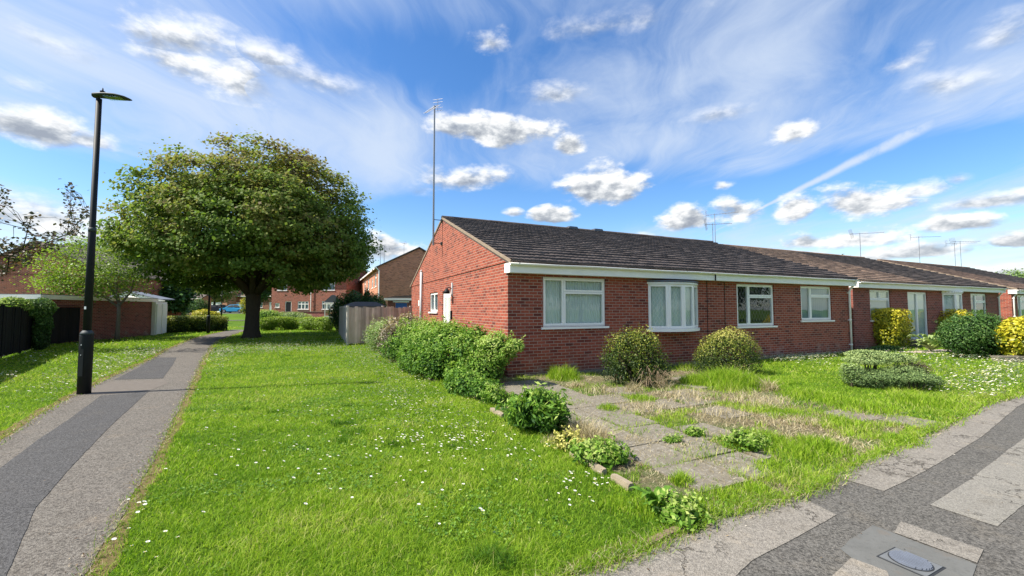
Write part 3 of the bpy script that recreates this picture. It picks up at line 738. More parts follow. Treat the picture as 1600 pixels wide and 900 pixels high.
def bay(root, o):
    u0, u1, z0, z1 = o['u0'], o['u1'], o['z0'], o['z1']; dep = o.get('dep', .36); n = o.get('n', 4); Wd = u1-u0
    pts = []
    for i in range(n+1):
        t = -1+2*i/n; pts.append((u0+Wd*i/n, -dep*(1-abs(t)**2.1)))
    bm = bmesh.new(); g = bmesh.new(); c = bmesh.new(); lds = []
    for (a, b) in zip(pts, pts[1:]):
        f = wallmap(a, b); ln = math.hypot(b[0]-a[0], b[1]-a[1])
        ring(bm, .004, ln-.004, z0+.002, z1-.002, .034, -.06, .0, f); ring(bm, .030, ln-.030, z0+.028, z1-.028, .042, -.05, .012, f)
        g.faces.new([g.verts.new(f(*q)) for q in [(.066, -.025, z0+.066), (ln-.066, -.025, z0+.066), (ln-.066, -.025, z1-.066), (.066, -.025, z1-.066)]])
        pr = None; m_ = int(ln/.02)
        for i in range(m_+1):
            u = ln*i/m_; dn = -.085+.02*math.sin(i*1.3)
            cur = (c.verts.new(f(u, dn, z0+.05)), c.verts.new(f(u, dn, z1-.04)))
            if pr: c.faces.new((pr[0], cur[0], cur[1], pr[1]))
            pr = cur
        if o.get('lead'):
            ld = bmesh.new(); lds.append(ld)
            for sgn in (1, -1):
                for j in range(-16, 20):
                    q = []
                    for zz_ in np.linspace(z0+.09, z1-.09, 16):
                        u_ = .1+j*.10+sgn*(zz_-z0)*.7
                        if .095 <= u_ <= ln-.095: q.append((u_, zz_))
                    if len(q) > 1:
                        (ua, za), (ub, zb) = q[0], q[-1]
                        ld.faces.new([ld.verts.new(f(*r)) for r in [(ua-.002, -.02, za), (ua+.002, -.02, za), (ub+.002, -.02, zb), (ub-.002, -.02, zb)]])
    # corner posts
    for p in pts[1:-1]: tube(bm, [(p[0], p[1]+.02, z0+.004), (p[0], p[1]+.02, z1-.004)], .024, 8)
    bmesh.ops.recalc_face_normals(bm, faces=bm.faces)
    fr = mk('bay_window', bm, M['upvc'], root); mk('glass', g, M['glass'], fr); mk('curtain', c, M['net'], fr, True)
    for ld in lds:
        if len(ld.faces): mk('leading', ld, M['upvc'], fr)
        else: ld.free()
    def arc(grow, y_in):
        q = []
        for i in range(17):
            t = -1+2*i/16; q.append((u0-grow+(Wd+2*grow)*i/16, -(dep+grow)*(1-abs(t)**2.1)))
        return [(q[0][0], y_in)]+q+[(q[-1][0], y_in)]
    b = bmesh.new(); extr(b, arc(.07, -.003), z0-.085, z0-.003, lambda x, y, h: (x, y, h)); mk('sill', b, M['upvc'], fr)
    b = bmesh.new(); extr(b, arc(.035, -.003), z1+.003, z1+.05, lambda x, y, h: (x, y, h)); mk('head', b, M['upvc'], fr)
    # scalloped canopy edge
    b = bmesh.new(); A = arc(.05, -.003)[1:-1]; N_ = 30; pr = None
    for i in range(N_*4+1):
        t = i/(N_*4)*(len(A)-1); k = min(int(t), len(A)-2); fr_ = t-k; x = A[k][0]*(1-fr_)+A[k+1][0]*fr_; y = A[k][1]*(1-fr_)+A[k+1][1]*fr_
        dn = .028*abs(math.sin(math.pi*i/4/1.0*.5*1.0))
        cur = (b.verts.new((x, y-.01, z1+.10)), b.verts.new((x, y-.012, z1+.075-dn)), b.verts.new((x, min(y*.2, -.003), z1+.13)))
        if pr: b.faces.new((pr[0], cur[0], cur[1], pr[1])); b.faces.new((pr[2], cur[2], cur[0], pr[0]))
        pr = cur
    mk('canopy', b, M['lead'] if o.get('lead') else M['upvc'], fr)

P3 = [(0, 0, .32, 1), (.32, 0, 1, .72), (.32, .72, 1, 1)]
b1 = bungalow('bungalow', 'red brick bungalow in front with a mossy dark tiled roof and a bow window', 0, 0, 13.9, 12.0, [
    dict(kind='win', u0=.94, u1=2.82, z0=1.16, z1=2.40, panes=P3, curtain='curtain'),
    dict(kind='bay', u0=4.26, u1=6.14, z0=1.06, z1=2.30, lead=True),
    dict(kind='win', u0=7.83, u1=9.62, z0=1.06, z1=2.40, panes=P3, curtain=None, lead=True),
    dict(kind='win', u0=11.03, u1=12.80, z0=1.21, z1=2.41, panes=P3, curtain='blind')],
    [(-.02, 13.92, 'tile_dark')], left_open=[dict(u0=8.02, u1=6.72, z0=1.49, z1=2.26), dict(u0=6.0, u1=4.93, z0=.12, z1=2.25)],
    pipes=(13.82,), vents=(5.6, 6.9))
f = wallmap((0, 12.0), (0, 0))
window(b1, f, 12-8.02, 12-6.72, 1.49, 2.26, [(0, 0, .5, 1), (.5, 0, 1, 1)], 'blind')
# side door
b = bmesh.new(); ring(b, 6.002, 7.068, .122, 2.248, .06, -.10, -.04, f); bmesh.ops.recalc_face_normals(b, faces=b.faces)
dr = mk('door', b, M['upvc'], b1)
b = bmesh.new(); box(b, 6.065, 7.005, -.09, -.055, .182, 2.186, f)
for (a, c, d, e) in [(.1, .15, .4, .85), (.54, .15, .84, .85), (.1, 1.0, .4, 1.85), (.54, 1.0, .84, 1.85)]:
    ring(b, 6.065+a, 6.065+d, .18+c, .18+e, .02, -.056, -.045, f)
bmesh.ops.recalc_face_normals(b, faces=b.faces); mk('door_panel', b, M['upvc'], dr)
b = bmesh.new(); box(b, 6.90, 6.93, -.05, -.02, 1.05, 1.25, f); box(b, 6.80, 6.93, -.02, -.005, 1.12, 1.14, f); mk('handle', b, M['alu'], dr)
b = bmesh.new()
for a in (.1, .54): b.faces.new([b.verts.new(f(*q)) for q in [(6.085+a, -.049, 1.2), (6.345+a, -.049, 1.2), (6.345+a, -.049, 2.01), (6.085+a, -.049, 2.01)]])
mk('glass', b, M['glass'], dr)
# soil pipe, wall lamp, letter box, meter on the side wall
b = bmesh.new(); tube(b, [f(12-9.35, .085, .0), f(12-9.35, .085, 3.25)], .055, 12); vp = mk('soil_pipe', b, M['greypipe'], b1, True)
b = bmesh.new(); tube(b, [f(12-9.35, .085, 3.25), f(12-9.35, .085, 3.33)], [.06, .02], 12); mk('pipe_cap', b, M['greypipe'], vp, True)
b = bmesh.new(); box(b, 7.25, 7.37, 0.001, .03, 2.05, 2.5, f); mk('lamp_backplate', b, M['greypipe'], b1)
b = bmesh.new(); tube(b, [f(7.31, .03, 2.3), f(7.31, .12, 2.34), f(7.31, .2, 2.28)], .015, 6); tube(b, [f(7.31, .2, 2.30), f(7.31, .2, 2.2), f(7.31, .2, 2.12)], [.03, .10, .11], 12); mk('wall_lamp', b, M['black'], b1, True)
mk('letter_box', boxmesh(7.22, 7.30, .001, .05, 1.25, 1.55, f=f), M['black'], b1)
mk('electric_meter_box', boxmesh(1.9, 2.1, .001, .05, 1.75, 2.0, f=f), M['upvc'], b1)
for s_ in (6.52, 7.27):
    b = bmesh.new(); tube(b, [(s_, -.012, .2), (s_+.01, -.012, 2.44)], .008, 5); mk('cable', b, M['black'], b1)
mk('gutter_joint', boxmesh(6.60, 6.63, -.26, -.24, 2.44, 2.66), M['black'], b1)
# concrete strip along the foot of the front wall
mk('plinth', boxmesh(.4, 13.6, -.10, -.003, -.02, .05), M['slab'], b1)

P4 = [(0, .7, .5, 1), (.5, .7, 1, 1), (0, 0, 1, .7)]
b2 = bungalow('bungalow', 'middle bungalow with half brown half grey roof and glazed patio door', 15.15, .5, 13.4, 12.0, [
    dict(kind='win', u0=1.2, u1=2.75, z0=1.15, z1=2.4, panes=P4, curtain='screen', cover=.95),
    dict(kind='patio', u0=4.15, u1=5.85, z0=.25, z1=2.36),
    dict(kind='bay', u0=7.25, u1=9.05, z0=1.1, z1=2.34, n=3, dep=.28),
    dict(kind='win', u0=10.15, u1=11.9, z0=1.0, z1=2.38, panes=P3, curtain=None)],
    [(-.02, 5.6, 'tile_brown'), (5.6, 13.42, 'tile_grey')], brickm='brick2', pipes=(13.2,), seed=20)
b3 = bungalow('bungalow', 'farthest bungalow along the row, its brown roof cut by the photo edge', 31.0, .75, 13.4, 12.0, [
    dict(kind='win', u0=.8, u1=2.4, z0=1.1, z1=2.4, panes=P3, curtain='blind'),
    dict(kind='win', u0=4.2, u1=6.0, z0=1.1, z1=2.4, panes=P3, curtain='net')],
    [(-.02, 5.2, 'tile_red'), (5.2, 13.42, 'tile_grey')], brickm='brick', pipes=(.12,), seed=40)

# ------------------------------------------------------------ aerials
def aerial(label, base, h, kind, yaw, boom=1.3, r=.016, bottom=0, brackets=False, tilt=0, byaw=0):
    t = thing('tv_aerial', label, 'tv aerial', base, yaw, 'television aerials on the roofs')
    b = bmesh.new(); tube(b, [(0, 0, -bottom), (0, 0, h*.5), (0, 0, h)], [r*1.15, r, r*.9], 6); mk('mast', b, M['alu'], t)
    b = bmesh.new(); z = h-.05; c, s = math.cos(tilt), math.sin(tilt); cb, sb = math.cos(byaw), math.sin(byaw)
    def Q(x, y, zz_=0): return (x*c*cb-y*sb, x*c*sb+y*cb, z+x*s+zz_)
    tube(b, [Q(-boom*.72, 0), Q(boom*.28, 0)], .012, 5)
    n = 11
    for i in range(n):
        x = -boom*.7+boom*.9*i/(n-1); l = .10+.05*i/n
        tube(b, [Q(x, -l), Q(x, l)], .005, 4)
    mk('boom', b, M['alu'], t)
    b = bmesh.new()
    if kind == 'grid':
        for zz_ in (-.22, -.11, .11, .22): tube(b, [Q(boom*.27, -.2, zz_), Q(boom*.27, .2, zz_)], .007, 4)
        tube(b, [Q(boom*.27, 0, -.24), Q(boom*.27, 0, .24)], .009, 4)
    else:
        for k in range(5): tube(b, [Q(boom*.22, -.22+.11*k, -.3), Q(boom*.30, -.22+.11*k, .3)], .007, 4)
        tube(b, [Q(boom*.26, -.25, 0), Q(boom*.26, .25, 0)], .009, 4)
    mk('reflector', b, M['alu'], t)
    if brackets:
        for zz_ in brackets:
            b = bmesh.new(); tube(b, [(0, 0, zz_), (0, -.0, zz_), (.33, 0, zz_)], .014, 5); box(b, .29, .33, -.10, .10, zz_-.05, zz_+.05); mk('wall_bracket', b, M['darkgrey'], t)
    return t
mx, my, _ = L(-.35, 6.05)
aerial('very tall mast with an aerial clamped to the near brick gable', (mx, my, 3.95), 5.25, 'grid', HROT, boom=1.25, r=.032, brackets=(.08, .95), tilt=R(38), byaw=R(50))
def on_roof(px, py, s, off, D=12): return L(s, off+D/2, 5.0)
aerial('taller of the two aerials at the far end of the near dark roof', L(14.2, 6.0, 4.95), 1.55, 'grid', R(150), boom=1.5)
aerial('shorter mesh-backed aerial behind the far end of the near dark roof', L(14.75, 6.6, 4.6), 1.55, 'mesh', R(165), boom=1.3)
aerial('mesh-backed aerial at the ridge end of the middle roof', L(28.3, 6.5, 4.95), 1.7, 'mesh', R(160), boom=1.8)
aerial('single flat aerial rising from the red part of the farthest roof', L(36.6, 6.75, 4.95), 2.1, 'grid', R(170), boom=2.0)
aerial('left one of the close pair of aerials on the farthest roof', L(42.2, 6.75, 4.95), 2.0, 'grid', R(172), boom=2.2)
aerial('right one of the close pair of aerials on the farthest roof', L(43.2, 6.75, 4.95), 2.2, 'mesh', R(172), boom=2.0)

# ------------------------------------------------------------ street lamps
def lamp(label, loc, h, group='black street lamps along the footpath', full=True, yaw=0):
    t = thing('street_lamp', label, 'street lamp', loc, yaw, group)
    b = bmesh.new(); tube(b, [(0, 0, -.1), (0, 0, 1.10), (0, 0, 1.12)], [.10, .10, .098], 24); base = mk('base_column', b, M['black'], t, True)
    b = bmesh.new(); tube(b, [(0, 0, 1.121), (0, 0, 1.15), (0, 0, 1.20)], [.103, .095, .062], 24); mk('collar', b, M['darkgrey'], t, True)
    b = bmesh.new(); tube(b, [(0, 0, 1.19), (0, 0, 3.1), (0, 0, 3.12), (0, 0, h-.12)], [.062, .056, .048, .045], 20); mk('pole', b, M['black'], t, True)
    b = bmesh.new(); tube(b, [(0, 0, 3.08), (0, 0, 3.16)], .06, 20); mk('pole_joint', b, M['darkgrey'], t, True)
    b = bmesh.new(); sec = []
    for x, wd, ht, zt in [(-.10, .05, .08, -.02), (-.08, .075, .10, 0), (.05, .10, .105, .0), (.2, .125, .10, -.005), (.36, .125, .085, -.015), (.50, .10, .055, -.035), (.58, .045, .025, -.055)]:
        r_ = []
        for k in range(12):
            a = 2*math.pi*k/12; y = wd*math.cos(a); z = (ht*.5)*math.sin(a); z = z*(.55 if z < 0 else 1)
            r_.append(b.verts.new((x, y, h-.06+zt+z)))
        sec.append(r_)
    for r0, r1 in zip(sec, sec[1:]):
        for k in range(12): b.faces.new((r0[k], r0[(k+1) % 12], r1[(k+1) % 12], r1[k]))
    b.faces.new(sec[0]); b.faces.new(sec[-1][::-1]); bmesh.ops.recalc_face_normals(b, faces=b.faces)
    hd = mk('lantern', b, M['darkgrey'], t, True)
    b = bmesh.new(); box(b, .14, .44, -.085, .085, h-.108, h-.086); mk('lens', b, M['glass'], hd)
    b = bmesh.new(); tube(b, [(.06, 0, h-.02), (.06, 0, h+.03)], .042, 10); tube(b, [(.06, 0, h+.03), (.06, 0, h+.10)], [.018, .006], 6); mk('photocell', b, M['black'], hd)
    if full:
        mk('door_seam', boxmesh(-.045, .045, -.1015, -.0995, .35, .85), M['black'], base)
        for (z, s_, yy) in [(1.62, .022, -.0610), (.93, .008, -.1005), (.74, .007, -.1005)]:
            mk('sticker', boxmesh(-s_*.7, s_*.7, yy-.004, yy+.002, z-s_, z+s_*1.3), M['sticker'], t)
    return t
gx_, gy_ = G(131, 616)
lamp('tall black lamp post at the left edge of the footpath, nearest one', (gx_, gy_, 0), 5.82, yaw=R(4))
gx_, gy_ = G(325, 521)
lamp('black lamp post in front of the clipped hedge, its head hidden in the maple', (gx_, gy_, 0), 5.6, full=False)
x3, y3, _ = at(346, 489, 57); lamp('small far lamp post beyond the clipped hedge near the cars', (x3, y3, float(hgt(x3, y3))), 4.6, full=False)

# ------------------------------------------------------------ leaves
def leaf_arrays(P_, Nn, size, tint, aspect=.55, fold=.18):
    n = len(P_); r = RNG.normal(size=(n, 3)); T = r-(r*Nn).sum(1)[:, None]*Nn; T /= np.linalg.norm(T, axis=1)[:, None]+1e-9
    B = np.cross(Nn, T); s = size[:, None]
    v0 = P_-T*s*.5; v1 = P_+B*s*aspect*.5-Nn*s*fold*.5+T*s*.02; v2 = P_+T*s*.5-Nn*s*fold; v3 = P_-B*s*aspect*.5-Nn*s*fold*.5+T*s*.02
    V = np.stack([v0, v1, v2, v3], 1).reshape(-1, 3); F_ = np.arange(4*n).reshape(-1, 4)
    return V, F_, np.repeat(tint, 4)
def unit(v): return v/(np.linalg.norm(v, axis=1)[:, None]+1e-9)
def sample_blobs(blobs, n, shell=.16, power=2.0, lump=.12, seed=0):
    """points and outward normals near the surface of ellipsoids (cx,cy,cz,rx,ry,rz)"""
    A = np.array([(b[3]*b[4]+b[4]*b[5]+b[3]*b[5]) for b in blobs]); A = A/A.sum(); P_ = []; Nn = []
    B = np.array(blobs)
    for i, b in enumerate(blobs):
        k = int(n*A[i]*1.5)+8; d = unit(RNG.normal(size=(k, 3)))
        if power != 2.0: rr = 1/((np.abs(d)**power).sum(1))**(1/power)
        else: rr = np.ones(k)
        rr = rr*(1-np.abs(RNG.normal(size=k))*shell)
        c = np.array(b[:3]); r = np.array(b[3:6]); q = c+d*r*rr[:, None]
        lm = 1+lump*(snoise(q[:, 0]*3+q[:, 2]*2.2, q[:, 1]*3-q[:, 2]*1.7, 2.2/max(r.max(), .5)*1.2, seed+i))
        q = c+(q-c)*lm[:, None]
        nn = unit(d/r)
        hol = snoise(q[:, 0]*5+q[:, 2]*3.1, q[:, 1]*5-q[:, 2]*4.3, 1.5/max(.5, r.max())**.5, seed+50+i)
        c_sc = 1+lump*.55*hol; q = c+(q-c)*c_sc[:, None]
        keep = (q[:, 2] > .01) & ((hol > (-.30 if lump > .19 else -.62)) | (RNG.random(k) < .18))
        for j, o in enumerate(B):
            if j != i: keep &= ((((q-o[:3])/o[3:6])**2).sum(1) > .62)
        P_.append(q[keep]); Nn.append(nn[keep])
    P_ = np.concatenate(P_); Nn = np.concatenate(Nn)
    if len(P_) > n: idx = RNG.permutation(len(P_))[:n]; P_, Nn = P_[idx], Nn[idx]
    return P_, Nn
def shrub(name, label, cat, loc, blobs, n, size, m, group=None, rz=0, aspect=.55, tbase=.5, tup=.25, tvar=.2, power=2.0, up=.5, rnd=.7, lump=.12, shell=.16, stems=True, stem_m=None, kids=None, seed=0, inner=.35, shoots=0, shl=.25):
    t = thing(name, label, cat, loc, rz, group)
    P_, Nn = sample_blobs(blobs, n, shell, power, lump, seed)
    z1 = max(b[2]+b[5] for b in blobs)
    if shoots:
        ix = RNG.permutation(len(P_))[:shoots]; A_, B_ = [], []
        for i in ix:
            if Nn[i][2] < -.3: continue
            d = Nn[i]+np.array([RNG.normal(0, .35), RNG.normal(0, .35), .7]); d /= np.linalg.norm(d); l = shl*RNG.uniform(.4, 1.2)
            for q in np.linspace(.1, 1, 9): A_.append(P_[i]+d*l*q+RNG.normal(0, size*.35, 3)-np.array([0, 0, .25*l*q*q])); B_.append(d)
        P_ = np.concatenate([P_, A_]); Nn = np.concatenate([Nn, B_])
    N2 = unit(Nn+np.array([0, 0, up])+RNG.normal(size=Nn.shape)*rnd)
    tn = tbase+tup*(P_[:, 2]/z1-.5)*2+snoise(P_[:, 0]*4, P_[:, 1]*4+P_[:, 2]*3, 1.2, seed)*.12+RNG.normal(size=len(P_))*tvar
    sz = size*RNG.uniform(.6, 1.35, len(P_))
    V, F_, T_ = leaf_arrays(P_, N2, sz, np.clip(tn, 0, 1), aspect)
    # inner leaves, tinted dark so shade in the hollows is painted in
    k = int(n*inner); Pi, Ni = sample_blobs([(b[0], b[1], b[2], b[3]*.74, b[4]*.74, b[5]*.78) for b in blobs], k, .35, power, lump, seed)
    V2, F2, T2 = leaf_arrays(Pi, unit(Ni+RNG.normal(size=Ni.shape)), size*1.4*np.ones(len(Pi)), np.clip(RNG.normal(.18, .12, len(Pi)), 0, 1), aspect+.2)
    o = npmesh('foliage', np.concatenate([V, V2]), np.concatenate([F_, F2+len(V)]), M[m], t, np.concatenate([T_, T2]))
    if stems:
        b = bmesh.new()
        for bl in blobs:
            for q in range(max(3, int(5*bl[3]/.4))):
                a = random.uniform(0, 6.28); x, y = bl[0]+random.uniform(-.3, .3)*bl[3], bl[1]+random.uniform(-.3, .3)*bl[4]
                tube(b, [(x, y, 0), (x+.2*bl[3]*math.cos(a), y+.2*bl[4]*math.sin(a), bl[2]*.7), (x+.6*bl[3]*math.cos(a), y+.6*bl[4]*math.sin(a), bl[2]+bl[5]*.5)], [.014, .010, .004], 5)
        mk('stems', b, stem_m or M['bark'], t)
    return t
def groundpt(px, py): 
    x, y = G(px, py); return (x, y, 0)
def SP(px, py, z=0.): return (*G(px, py), z)

def tree(name, label, base, trunk, limbs, clumps, cr, nleaf, lsize, m, barkm, tintf, cat='tree', group=None, twig=.012, flat=.6, minor=2):
    """base xyz; trunk list of (x,y,z,r); limbs list of polylines with radii; clumps (N,3) relative centres"""
    t = thing(name, label, cat, base, 0, group)
    b = bmesh.new(); tube(b, [p[:3] for p in trunk], [p[3] for p in trunk], 16)
    nodes = []
    for ln in limbs:
        tube(b, [p[:3] for p in ln], [p[3] for p in ln], 8)
        for p, q in zip(ln, ln[1:]):
            for k in range(4): nodes.append([p[i]+(q[i]-p[i])*k/4 for i in range(4)])
    nodes = np.array(nodes)
    # secondary boughs to a subset of clumps, then twigs
    cl = np.asarray(clumps); idx = RNG.permutation(len(cl)); sec = idx[:max(10, len(cl)//9)]; secn = []
    for i in sec:
        c = cl[i]; d = np.linalg.norm(nodes[:, :3]-c, axis=1)+np.maximum(0, nodes[:, 2]-c[2])*1.5; j = int(np.argmin(d)); s = nodes[j]
        mid = (s[:3]+c)/2+np.array([RNG.normal(0, .1), RNG.normal(0, .1), .12*d[j]]); r0 = min(s[3]*.55, .02+.016*d[j])
        tube(b, [s[:3], mid, c], [r0, r0*.6, twig], 6)
        for k in np.linspace(.3, 1, 6): secn.append((s[:3]*(1-k)**2+2*mid*k*(1-k)+c*k*k))
    secn = np.array(secn); allc = np.concatenate([secn, nodes[:, :3]])
    for i in idx[len(sec):]:
        c = cl[i]; d = np.linalg.norm(allc-c, axis=1); s = allc[int(np.argmin(d))]; mid = (s+c)/2+RNG.normal(0, .08, 3)
        tube(b, [s, mid, c], [twig, twig*.8, twig*.5], 4, False)
    mk('trunk', b, barkm, t, True)
    k = nleaf//len(cl); ci = np.repeat(np.arange(len(cl)), k); off = RNG.normal(size=(len(ci), 3))*np.array([1, 1, flat])*cr*.5
    P_ = cl[ci]+off; ctr = cl.mean(0); out = unit(cl[ci]-ctr*np.array([1, 1, .5]))
    N2 = unit(out*.8+np.array([-.15, -.1, .45])+RNG.normal(size=P_.shape)*.55)
    V, F_, T_ = leaf_arrays(P_, N2, lsize*RNG.uniform(.6, 1.3, len(P_)), np.clip(tintf(P_, cl[ci]), 0, 1), .85, .25)
    npmesh('crown', V, F_, M[m], t, T_)
    return t
# --- the big maple
bx, by = G(393, 528)
def dome(n, rx, ry, zc, rt, rb, inner, seed):
    r = np.random.default_rng(seed); d = unit(r.normal(size=(n*2, 3))); rad = r.uniform(inner, 1.0, n*2)**.6
    lum = 1+.03*snoise(d[:, 0]*3+d[:, 2]*2, d[:, 1]*3+d[:, 2], 1.6, seed)
    z = np.where(d[:, 2] > 0, d[:, 2]*rt, d[:, 2]*rb)
    flatx = 1.0
    p = np.stack([d[:, 0]*rx*rad*lum, d[:, 1]*ry*rad*lum, zc+z*rad*lum], 1)
    return p[:n]
cl = dome(1900, 6.25, 6.2, 5.35, 5.45, 3.1, .34, 4)
cl = cl[(cl[:, 2] > 2.35+.10*np.abs(cl[:, 0])*0)]
# hollow around the fork so the trunk reads and light shows
keep = ~((np.hypot(cl[:, 0]-0, cl[:, 1]+0) < 2.7) & (cl[:, 2] < 4.2)); keep &= ~((np.hypot(cl[:, 0]-.0, cl[:, 1]+3.6) < 2.7) & (cl[:, 2] < 3.4))
cl = cl[keep]; lowl = (cl[:, 2] < 4.2) & (cl[:, 0] < -5.2+(4.2-cl[:, 2])*.9); cl = cl[~lowl]; cl[:, 0] += .1
holes = snoise(cl[:, 0]*1.1, cl[:, 2]*1.2+cl[:, 1]*.4, 1.25, 31)
hol2 = snoise(cl[:, 0]*1.9+cl[:, 2]*.8, cl[:, 2]*2.1-cl[:, 1]*.7, 1.4, 57)
cl = cl[((holes > -.75) & (hol2 > -.85)) | (cl[:, 2] > 7.2)]
limbs = []
for (ax, tx, tz, rr) in [(0, 4.6, 6.0, .17), (40, 3.4, 7.8, .16), (85, 4.4, 6.6, .15), (130, 3.9, 7.4, .16), (172, 4.9, 5.4, .19), (215, 3.8, 6.6, .15), (255, 4.4, 5.2, .16), (300, 4.0, 6.9, .16), (335, 5.0, 4.9, .15), (20, 1.2, 9.4, .18), (200, 1.3, 9.0, .17)]:
    a = R(ax); c, s = math.cos(a), math.sin(a)
    limbs.append([(0, 0, 2.3, rr*1.35), (c*tx*.16, s*tx*.16, 3.0, rr), (c*tx*.45, s*tx*.45, 2.6+(tz-2.6)*.55, rr*.72), (c*tx*.75, s*tx*.75, 2.6+(tz-2.6)*.82, rr*.45), (c*tx, s*tx, tz, rr*.2)])
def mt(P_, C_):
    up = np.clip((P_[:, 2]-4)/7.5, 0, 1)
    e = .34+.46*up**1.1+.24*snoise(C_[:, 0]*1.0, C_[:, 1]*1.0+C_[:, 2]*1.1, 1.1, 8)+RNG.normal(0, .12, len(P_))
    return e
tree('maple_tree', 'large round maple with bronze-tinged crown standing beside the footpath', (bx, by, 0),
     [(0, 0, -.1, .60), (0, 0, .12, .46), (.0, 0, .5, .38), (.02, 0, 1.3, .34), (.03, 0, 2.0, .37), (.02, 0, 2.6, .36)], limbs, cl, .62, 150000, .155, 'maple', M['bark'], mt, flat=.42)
# --- young lime-green tree by the garage
sx, sy = G(183, 531)
r_ = np.random.default_rng(5); n = 150
cl = np.stack([r_.uniform(-4.1, 1.0, n), r_.uniform(-1.6, 1.6, n), r_.uniform(2.3, 5.3, n)], 1)
cl = cl[(((cl[:, 0]+1.4)/2.9)**2+((cl[:, 2]-3.7)/1.9)**2+(cl[:, 1]/1.6)**2) < 1]
lim = [[(0, 0, 1.75, .06), (.5, .1, 2.5, .045), (.7, .1, 3.6, .02)], [(0, 0, 1.7, .06), (-.9, -.1, 2.4, .045), (-2.4, 0, 2.9, .03), (-3.6, .1, 3.2, .012)], [(0, 0, 1.9, .06), (-.2, 0, 3.0, .045), (-.4, .2, 4.9, .015)], [(0, 0, 1.9, .05), (-1.0, .3, 3.2, .035), (-2.0, .4, 4.3, .012)]]
tree('young_tree', 'young lime-green tree with thin trunk by the brick garage', (sx, sy, 0), [(0, 0, -.05, .12), (0, 0, .4, .095), (0.02, 0, 1.2, .08), (0, 0, 1.95, .075)], lim, cl, .85, 11000, .10, 'lime', M['barkl'],
     lambda P_, C_: .5+.1*RNG.normal(size=len(P_))+.15*snoise(C_[:, 0], C_[:, 2], 1.5, 3), flat=.45)
# --- sparse red-green maple over the black fence
x0, y0 = -20.6, 15.6
pts = []
for (px, py, n_, sp) in [(12,385,16,14),(35,400,16,16),(5,420,12,16),(45,355,5,8),(47,338,5,7),(52,372,6,9),(75,375,7,12),(88,368,6,10),(110,303,5,7),(112,325,6,8),(108,345,7,10),(130,335,5,8),(118,360,8,10),(95,352,4,8),(3,298,6,8),(2,318,5,8),(-20,330,20,30),(-40,380,30,40),(60,385,8,14),(135,328,3,4),(105,290,2,3),(122,345,4,8)]:
    for k in range(n_):
        p = at(px+random.gauss(0, sp*.5), py+random.gauss(0, sp*.5), 15.2+random.uniform(-.8, .8)); pts.append((p[0]-x0, p[1]-y0, p[2]))
def PA(px, py, r, Y=15.2): p = at(px, py, Y); return (p[0]-x0, p[1]-y0, p[2], r)
lim = [[(0, 0, 1.6, .08), PA(-30, 400, .05), PA(15, 398, .035), PA(60, 385, .02), PA(105, 366, .012), PA(134, 335, .006)], [PA(105, 366, .012), PA(110, 330, .010), PA(111, 296, .005)], [PA(35, 392, .02), PA(48, 340, .006)], [(0, 0, 1.9, .07), PA(-30, 350, .04), PA(0, 305, .008)], [PA(15, 398, .03), PA(10, 430, .01)]]
tree('maple_sapling', 'sparse red-green maple reaching over the black fence', (x0, y0, 0), [(0, 0, -.05, .13), (0, 0, 1.0, .11), (0, 0, 2.0, .09)], lim, pts, .24, 1350, .12, 'redleaf', M['bark'],
     lambda P_, C_: RNG.uniform(.1, 1, len(P_)), twig=.008, flat=.8)
# --- thin tree behind the brick houses
p0 = at(180, 470, 40); r_ = np.random.default_rng(9); n = 90
cl = np.stack([r_.normal(0, 1.7, n), r_.normal(0, 1.2, n), r_.uniform(3.5, 7.9, n)], 1); cl[:, 0] *= 1.15-.1*np.abs(cl[:, 2]-5)
tree('birch_tree', 'thin airy tree rising behind the young lime-green one', (p0[0], p0[1], float(hgt(*p0[:2]))), [(0, 0, 0, .13), (0, 0, 3, .1), (0, 0, 5, .06)], [[(0, 0, 4, .06), (.2, 0, 6, .04), (0, 0, 7.8, .01)], [(0, 0, 3.5, .05), (-1.2, 0, 5.5, .02)], [(0, 0, 3.7, .05), (1.3, .2, 5.3, .02)]], cl, .8, 5000, .13, 'darkleaf', M['barkl'],
     lambda P_, C_: RNG.uniform(.3, .95, len(P_)), flat=.6)
# --- background trees between the far houses and behind the roofs
def bgtree(label, x, y, h, r, m, seed, name='background_tree', n=9000, ls=.3, z0=None):
    r_ = np.random.default_rng(seed); cl = dome(170, r, r, h*.6, h*.4, h*.38, .3, seed)
    tree(name, label, (x, y, float(hgt(x, y)) if z0 is None else z0), [(0, 0, 0, .22), (0, 0, h*.25, .18), (0, 0, h*.45, .12)], [[(0, 0, h*.3, .12), (r*.4*math.cos(a), r*.4*math.sin(a), h*.6, .06), (r*.6*math.cos(a), r*.6*math.sin(a), h*.75, .02)] for a in (0, 1.6, 3.1, 4.7)], cl, 1.1*r/3, n, ls, m, M['bark'],
         lambda P_, C_: .45+.18*RNG.normal(size=len(P_))+.2*snoise(C_[:, 0], C_[:, 2], 1.0, seed), group='trees behind the houses')
bgtree('dark leafy tree above the white-gabled garage, left of the maple', *at(262, 480, 40)[:2], 4.6, 1.9, 'darkleaf', 61)
bgtree('mid-green tree seen under the maple over the far garages', *at(335, 480, 80)[:2], 8.5, 4.0, 'maple', 62)
bgtree('dark tree in the gap between maple trunk and brick terrace', *at(402, 480, 66)[:2], 8, 2.6, 'darkleaf', 63)
bgtree('pale green tree at the far right beyond the last roof', *at(1586, 450, 62)[:2], 6.6, 3.6, 'sage', 64, ls=.25)
bgtree('tall grey-green tree far off beyond the terrace', *at(300, 480, 105)[:2], 11, 5, 'sage', 65)
bgtree('leafy treetop peeping over the ridge of the middle roof', *at(1318, 450, 52)[:2], 8.1, 2.4, 'darkleaf', 66, n=5000, ls=.2)

